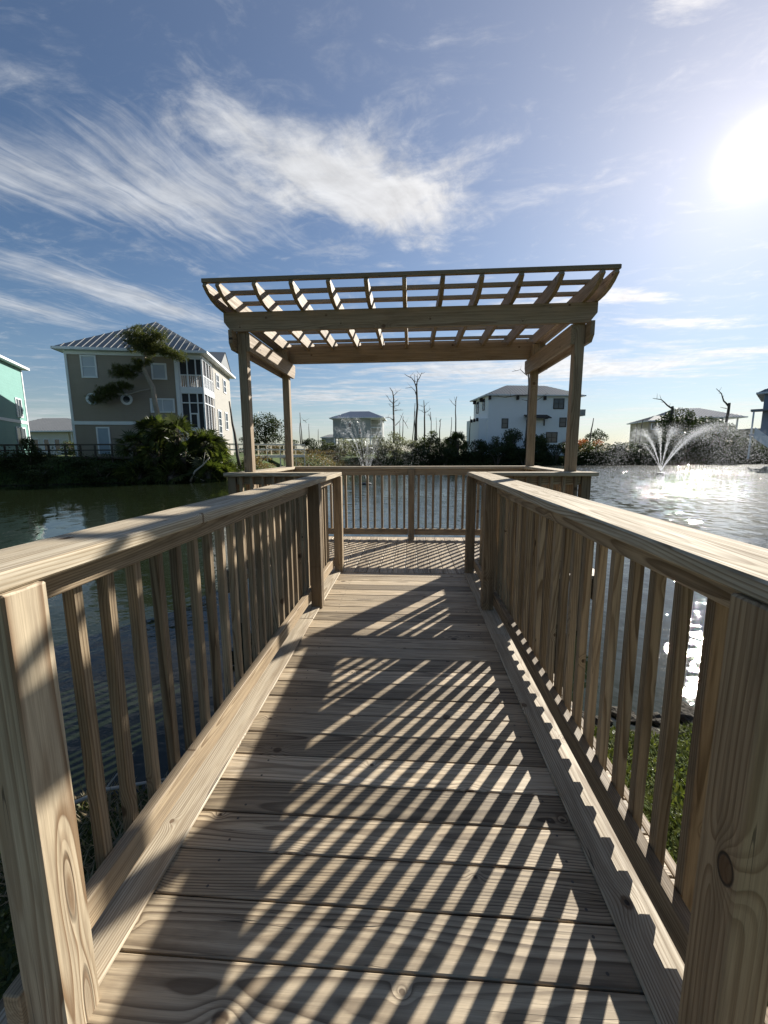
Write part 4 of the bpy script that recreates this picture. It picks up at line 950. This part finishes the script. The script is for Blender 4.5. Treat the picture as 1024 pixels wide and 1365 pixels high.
h.hip_roof(-.1, 11.5, -.7, 8.7, 8.4, ((3.7, 4), (7.8, 4)), 10.1, M['roof_blue'])
h = House('low_grey_shed', (-22.6, 96, 0), 0, 'tiny pale house part showing left of the raised grey house')
h.part('wall', [(1.5, 5.0, 0, 5, 1, 4.6)], M['greyside']); h.hip_roof(1.3, 5.2, -.3, 5.3, 4.65, ((2.9, 2.5), (3.6, 2.5)), 5.4, M['roof'])

h = House('beige_house', (41.0, 75, 0), R(-4), 'beige house with pale metal roof left of the blue-roofed house')
h.part('wall', [(0, 8.4, 0, 7, .5, 6.2)], M['beige']); h.part('blue_panel', [(3.2, 6.2, -.06, -.003, 3.9, 5.3)], M['bluegrey'])
h.window(.5, 1.6, 4.9, 5.8, 0); h.window(7.0, 7.9, 4.6, 5.7, 0)
h.hip_roof(-.4, 8.8, -.5, 7.5, 6.3, ((2.5, 3.5), (6.4, 3.5)), 7.4, M['roof'])
h = House('blue_roof_house', (45.3, 77.5, 0), R(-5), 'wide house with a flared blue hip roof and side porch behind the dark evergreen')
h.part('wall', [(.8, 9.2, 0, 8, .5, 6.9)], M['bluegrey']); h.each('porch_post', [(11.2, 11.4, -.2, 0, .5, 6.9), (11.2, 11.4, 5, 5.2, .5, 6.9)], M['white']); h.part('porch_deck', [(9.21, 11.4, 0.01, 5, 4.2, 4.5)], M['white'])
h.part('porch_wall', [(9.21, 11.1, .3, .4, 4.5, 5.5)], M['beige'])
for x in (1.6, 3.3, 5.0, 6.8): h.window(x, x+.9, 5.1, 6.4, 0)
h.hip_roof(-.7, 12.3, -.9, 9, 6.9, ((3.2, 4), (7.2, 4)), 8.9, M['roof_blue'])
h = House('far_shed', (51.5, 66.5, 0), 0, 'small flat-topped pale building left of the rightmost house')
h.part('wall', [(0, 3, 0, 3, .5, 4.3)], M['beige']); h.part('roof', [(-.15, 3.15, -.15, 3.15, 4.3, 4.45)], M['roof'])
h = House('porch_house', (38.0, 48, 0), R(-41), 'blue-grey house with eaves, raised porch and stair cut by the right edge of the frame')
h.part('wall', [(0, 9, 0, 9, 3, 7.3)], M['bluegrey']); h.part('porch_roof', [(-.9, 9, -1.5, 0, 5.35, 5.55)], M['roof']); h.each('porch_post', [(-.7, -.55, -1.4, -1.25, .3, 5.34), (3, 3.15, -1.4, -1.25, .3, 5.34)], M['white'])
h.part('porch_floor', [(-.8, 9, -1.45, -.005, 2.7, 2.95)], M['bluegrey'])
h.part('stair', [(-.2+.28*k, .15+.28*k, -2.6, -1.5, 2.6-.27*k, 2.66-.27*k) for k in range(9)], M['white'])
mb = MB(); mb.prism([(-.3, 3.6), (-.3, 2.5), (2.4, .1), (2.4, 1.2)], 1, -2.75, -2.65); mb.build('stair_side', M['white'], h.e)
h.window(.6, 1.5, 5.8, 6.9, 0); h.window(.8, 1.6, 3.4, 4.9, 0)
h.hip_roof(-.6, 9.6, -.6, 9.6, 7.35, ((4.5, 4.4), (4.5, 4.6)), 10.3, M['roof'])

# boardwalks on the left bank
def rail_walk(name, x0, y0, x1, y1, z, hh, n, mat, label, deckt=.14, rt=.07):
    L = math.hypot(x1-x0, y1-y0); e = empty(name, (x0, y0, z), math.atan2(y1-y0, x1-x0), label, 'boardwalk')
    MB().box(0, L, -.02, 1.6, -deckt, 0, .005).build('decking', mat, e)
    for z1, t in ((hh, rt), (hh*.55, rt)): MB().box(-.05, L+.05, -.04, .03, z1-t, z1, .005, t=.5).build('rail', mat, e)
    for z1, t in ((hh, rt), (hh*.55, rt)): MB().box(-.05, L+.05, 1.57, 1.64, z1-t, z1, .005, t=.5).build('rail', mat, e)
    for i in range(n+1):
        x = L*i/n
        for y in (.031, 1.48): MB().box(x-.05, x+.05, y, y+.088, -1.6, hh-.08, .005, t=.5).build('post', mat, e)
rail_walk('bank_boardwalk', -33.5, 24.2, -17.6, 25.9, 1.05, .82, 8, M['dockwood'], 'shaded dark timber boardwalk rail along the top of the left bank')
rail_walk('bank_boardwalk', -16.2, 34.5, -10.9, 41.5, 1.0, 1.05, 6, M['palewood'], 'pale sunlit boardwalk with white rails right of the palmetto clump', .26, .13)

# ------------------------------------------------------------------ fountains
m, nt = new_mat('fountain_water'); g = G(nt)
a = g.pbr(Base_Color=(.93, .95, .97), Roughness=.15, Specular_IOR_Level=.9); t = g.n('ShaderNodeBsdfTranslucent'); t.inputs[0].default_value = (.95, .96, .97, 1)
mx = g.n('ShaderNodeMixShader'); mx.inputs[0].default_value = .55; nt.links.new(a, mx.inputs[1]); nt.links.new(t.outputs[0], mx.inputs[2])
tr = g.n('ShaderNodeBsdfTransparent'); m2_ = g.n('ShaderNodeMixShader'); m2_.inputs[0].default_value = .3; nt.links.new(tr.outputs[0], m2_.inputs[1]); nt.links.new(mx.outputs[0], m2_.inputs[2])
g.out(m2_.outputs[0]); M['spray'] = m
def drops(P, V, s):
    """small stretched drops at P along V"""
    N = len(P); V = V/np.linalg.norm(V, axis=1)[:, None]
    b = np.cross(V, rng.normal(size=(N, 3))); b /= np.linalg.norm(b, axis=1)[:, None]; c = np.cross(V, b); s = np.broadcast_to(s, (N,))[:, None]
    L = s*2.2
    A = [P-V*L, P+V*L, P+b*s, P-b*s, P+c*s, P-c*s]
    tri = [(0, 2, 4), (0, 4, 3), (0, 3, 5), (0, 5, 2), (1, 4, 2), (1, 3, 4), (1, 5, 3), (1, 2, 5)]
    return np.stack([np.stack([A[i] for i in t], 1) for t in tri], 1).reshape(-1, 3, 3)
def fountain(x, y, jets, label, mist, ds, tailf=.33):
    e = empty('fountain', (x, y, WZ), label=label, cat='fountain', group='floating pond fountains')
    MB().tube([(0, 0, -.1), (0, 0, .04), (0, 0, .10), (0, 0, .12)], [.30, .30, .2, .05], 16).build('float', M['black'], e)
    MB().tube([(0, 0, .1), (0, 0, .24)], [.05, .035], 10).build('nozzle', M['black'], e)
    g0 = 9.81
    for (dx, dy, hgt, n, spr) in jets:
        vz = math.sqrt(2*g0*hgt); T = vz/g0
        t = rng.uniform(0, 1, n)**.8*T*1.0; tail = rng.uniform(T, 2*T, int(n*tailf)); t = np.concatenate([t, tail]); N = len(t)
        vx, vy = dx/T, dy/T
        P = np.stack([vx*t, vy*t, .22+vz*t-.5*g0*t*t], -1); V = np.stack([np.full(N, vx), np.full(N, vy), vz-g0*t], -1)
        jit = (spr*(t/T)**1.6)[:, None]*rng.normal(size=(N, 3))*.5; P = P+jit+rng.normal(size=(N, 3))*.012
        k = P[:, 2] > .02; P, V = P[k], V[k]
        arr_mesh('water_jet', drops(P, V, ds*rng.uniform(.5, 1.4, len(P))), 3, M['spray'], e)
    # falling drops and mist
    mx_, my_, hz, rad, n = mist
    P = np.stack([rng.normal(mx_, rad, n), rng.normal(my_, rad, n), rng.uniform(.05, 1, n)**.8*hz*np.exp(-rng.uniform(0, .5, n))], -1)
    o = arr_mesh('falling_spray', drops(P, np.tile(np.array([.25, -.1, -1.]), (n, 1)), ds*rng.uniform(.3, .8, n)), 3, M['spray'], e); o['kind'] = 'stuff'
jl = []
for k in range(12):
    a = 2*PI*k/12+.2; r = 1.7+.4*math.sin(k*2.1); jl.append((r*math.cos(a), r*math.sin(a)*.9, 3.2+.5*math.cos(k*1.7), 420, .22))
fountain(-2.6, 23.6, jl+[(.1, .0, 2.6, 300, .15)], 'floating fountain spraying a fan of thin jets, seen through the pergola', (0, 0, 3.3, 1.5, 3200), .007)
fountain(20., 34.3, [(-1.8, .2, 3.1, 1500, .42), (-.8, -.4, 3.3, 1300, .4), (.9, .3, 3.3, 1600, .5), (3.9, -.2, 3.5, 3200, .55), (3.1, .6, 3.2, 1600, .6), (2.4, -.8, 2.7, 900, .6), (-2.3, .8, 2.7, 700, .6)],
         'floating fountain on the right whose jets arc in front of the dark far bank', (4.4, 0, 2.4, 1.0, 1500), .011, 1.0)

# ------------------------------------------------------------------ light, sky, camera
AZ, EL = R(35.8), R(26.2)
sd = Vector((math.sin(AZ)*math.cos(EL), math.cos(AZ)*math.cos(EL), math.sin(EL)))
sun = bpy.data.lights.new('sun', 'SUN'); sun.energy = 5.0; sun.angle = R(.53); sun.color = (1, .955, .87)
so = bpy.data.objects.new('sun', sun); link(so); so.rotation_euler = sd.to_track_quat('Z', 'Y').to_euler(); so.location = (30, 40, 30)

world = bpy.data.worlds.new('World'); scene.world = world; world.use_nodes = True; nt = world.node_tree
for n in list(nt.nodes): nt.nodes.remove(n)
g = G(nt)
sky = g.n('ShaderNodeTexSky'); sky.sky_type = 'NISHITA'; sky.sun_disc = False; sky.sun_elevation = EL; sky.sun_rotation = AZ
sky.air_density = 1.0; sky.dust_density = .05; sky.ozone_density = 3.0; sky.altitude = 0
D = g.n('ShaderNodeTexCoord').outputs['Generated']
Dn = g.vm('NORMALIZE', D); dx, dy, dz = g.sep(Dn)
zc = g.m('MAXIMUM', dz, .03)
ux = g.m('DIVIDE', dx, zc); uy = g.m('DIVIDE', dy, zc)
def ell(cx, cy, rx_, ry_, ang=0, soft=1.):
    ax = g.m('SUBTRACT', ux, cx); ay = g.m('SUBTRACT', uy, cy); c_, s_ = math.cos(ang), math.sin(ang)
    a = g.m('DIVIDE', g.m('ADD', g.m('MULTIPLY', ax, c_), g.m('MULTIPLY', ay, s_)), rx_)
    b = g.m('DIVIDE', g.m('SUBTRACT', g.m('MULTIPLY', ay, c_), g.m('MULTIPLY', ax, s_)), ry_)
    return g.m('EXPONENT', g.m('MULTIPLY', g.m('ADD', g.m('MULTIPLY', a, a), g.m('MULTIPLY', b, b)), -soft))
uv = g.xyz(ux, uy, 0)
wrp = g.noise(uv, 1.6, 3, .5, out=1)
uvw = g.vm('ADD', uv, g.vm('SCALE', g.vm('SUBTRACT', wrp, (.5, .5, .5)), .35))
rot = g.n('ShaderNodeVectorRotate', rotation_type='Z_AXIS'); g.set(rot.inputs['Vector'], uvw); rot.inputs['Angle'].default_value = R(-68)
wx_, wy_, wz_ = g.sep(rot.outputs[0])
fil = g.noise(g.xyz(g.m('MULTIPLY', wx_, 1.1), g.m('MULTIPLY', wy_, 7.5), 0), 1.7, 7, .62, .3)      # streaks of cirrus
puf = g.noise(uvw, 3.6, 10, .64)
massA = g.m('ADD', g.m('MULTIPLY', ell(-.20, 1.74, .48, .28, R(28)), 1.5), g.m('MULTIPLY', ell(-.55, 1.38, .20, .14, R(20)), .6))
massB = g.m('ADD', g.m('MULTIPLY', ell(-.85, 1.75, .42, .50, R(0)), .8), g.m('MULTIPLY', ell(-1.5, 1.5, .55, .24, R(28)), .75))
massC = g.m('ADD', ell(-1.85, 2.70, .85, .24, R(63)), g.m('MULTIPLY', ell(-2.75, 2.75, .9, .3, R(63)), .75))
small = g.m('ADD', g.m('ADD', ell(1.38, 2.95, .36, .14, R(15)), ell(2.2, 3.6, .6, .15, R(10))), g.m('ADD', g.m('ADD', ell(3.4, 4.6, .7, .18), ell(.62, 1.1, .12, .08)), g.m('MULTIPLY', ell(.72, 3.1, .35, .2), .8)))
lowb = g.m('ADD', g.m('MULTIPLY', ell(1.7, 5.4, 2.1, .9), 1.), g.m('MULTIPLY', ell(-1.6, 7.6, 2.0, 1.2), .75))
far_ = g.m('MULTIPLY', g.mr(dz, .17, .04), .8)
def dens(mass, nz, gain, lo, hi): return g.mr(g.m('ADD', mass, g.m('MULTIPLY', g.m('SUBTRACT', nz, .50), gain)), lo, hi)
fil2 = g.noise(g.xyz(g.m('MULTIPLY', wx_, .9), g.m('MULTIPLY', wy_, 15), 4.), 1.5, 6, .6, .2)
nA = g.m('ADD', g.m('MULTIPLY', fil, .12), g.m('MULTIPLY', puf, .88)); nB = g.m('ADD', g.m('MULTIPLY', fil, .35), g.m('ADD', g.m('MULTIPLY', fil2, .2), g.m('MULTIPLY', puf, .45)))
cA = g.m('MULTIPLY', dens(massA, nA, 3.2, .12, 1.3), .92); cB = g.m('MULTIPLY', dens(massB, nB, 3.0, .15, 1.35), .78); cC = g.m('MULTIPLY', dens(massC, nB, 2.4, .1, 1.2), .8)
nS = g.noise(g.vm('MULTIPLY', uvw, (1., 2.4, 1)), 2.8, 9, .65)
cS = g.m('MULTIPLY', dens(small, nS, 2.4, .15, 1.05), .8)
cL = g.m('MULTIPLY', dens(lowb, g.noise(g.vm('MULTIPLY', uvw, (.8, 1.7, 1)), 1.8, 9, .66), 2.6, .05, 1.0), .8)
cF = g.m('MULTIPLY', dens(far_, g.noise(g.xyz(g.m('MULTIPLY', ux, .5), g.m('MULTIPLY', uy, .9), 3), 1.0, 7, .62), 2.6, .25, 1.3), .6)
cl = g.m('MAXIMUM', g.m('MAXIMUM', g.m('MAXIMUM', cA, cB), g.m('MAXIMUM', cC, cS)), g.m('MAXIMUM', cL, cF))
cl = g.m('MINIMUM', g.m('MULTIPLY', cl, g.mr(dz, .02, .06)), .97)
ds = g.vm('DOT_PRODUCT', Dn, tuple(sd), 1)
ang = g.m('ARCCOSINE', g.m('MINIMUM', ds, .99999))
near_sun = g.m('EXPONENT', g.m('MULTIPLY', ang, -2.2))
ccol = g.mix(near_sun, (5.6, 5.9, 6.3), (8.2, 8.0, 7.8))
hs = g.n('ShaderNodeHueSaturation'); hs.inputs['Saturation'].default_value = 1.22; hs.inputs['Value'].default_value = .84; g.set(hs.inputs['Color'], sky.outputs[0]); skyc = hs.outputs[0]
skyc = g.mix(g.m('MULTIPLY', g.m('EXPONENT', g.m('MULTIPLY', g.m('MAXIMUM', dz, 0.), -9.)), .62), skyc, (3.9, 4.2, 4.5))
cv = g.noise(uvw, 5.5, 7, .62)
ccol = g.vm('SCALE', ccol, g.mr(g.m('ADD', g.m('MULTIPLY', cv, .6), g.m('MULTIPLY', fil, .4)), .3, .68, .8, 1.3, False))
c = g.mix(cl, skyc, ccol)
# solar aureole and the disc itself
au = g.m('ADD', g.m('MULTIPLY', g.m('EXPONENT', g.m('MULTIPLY', ang, -1.6)), 3.3), g.m('ADD', g.m('MULTIPLY', g.m('EXPONENT', g.m('MULTIPLY', ang, -4.6)), 5.6), g.m('MULTIPLY', g.m('EXPONENT', g.m('MULTIPLY', g.m('MULTIPLY', ang, ang), -1100.)), 30.)))
c = g.mix(1., c, g.vm('SCALE', (1., .86, .72), au), 'ADD')
bg = g.n('ShaderNodeBackground'); g.set(bg.inputs[0], c); bg.inputs[1].default_value = .05
wo_ = g.n('ShaderNodeOutputWorld'); nt.links.new(bg.outputs[0], wo_.inputs[0])
world.cycles.sampling_method = 'MANUAL'; world.cycles.sample_map_resolution = 1024

cam = bpy.data.cameras.new('camera'); co = bpy.data.objects.new('camera', cam); link(co); scene.camera = co
f, pi_, ya, ro = 543.2165, R(8.4448), R(3.8683), R(-.2992)
fw = Vector((-math.sin(ya)*math.cos(pi_), math.cos(ya)*math.cos(pi_), -math.sin(pi_)))
r = Vector((math.cos(ya), math.sin(ya), 0)); u = r.cross(fw)
r2 = r*math.cos(ro)+u*math.sin(ro); u2 = u*math.cos(ro)-r*math.sin(ro)
m4 = Matrix((( r2.x, u2.x, -fw.x, 0), (r2.y, u2.y, -fw.y, 0), (r2.z, u2.z, -fw.z, 1.28), (0, 0, 0, 1)))
co.matrix_world = m4
cam.sensor_fit = 'VERTICAL'; cam.sensor_height = 36; cam.lens = 36*f/1365
cam.clip_start = .02; cam.clip_end = 5000
vs = scene.view_settings; vs.view_transform = 'Standard'; vs.look = 'None'; vs.exposure = 1.02; vs.gamma = 1
scene.cycles.max_bounces = 6; scene.cycles.transparent_max_bounces = 24; scene.cycles.sample_clamp_indirect = 6
scene.cycles.use_denoising = True
scene.render.film_transparent = False
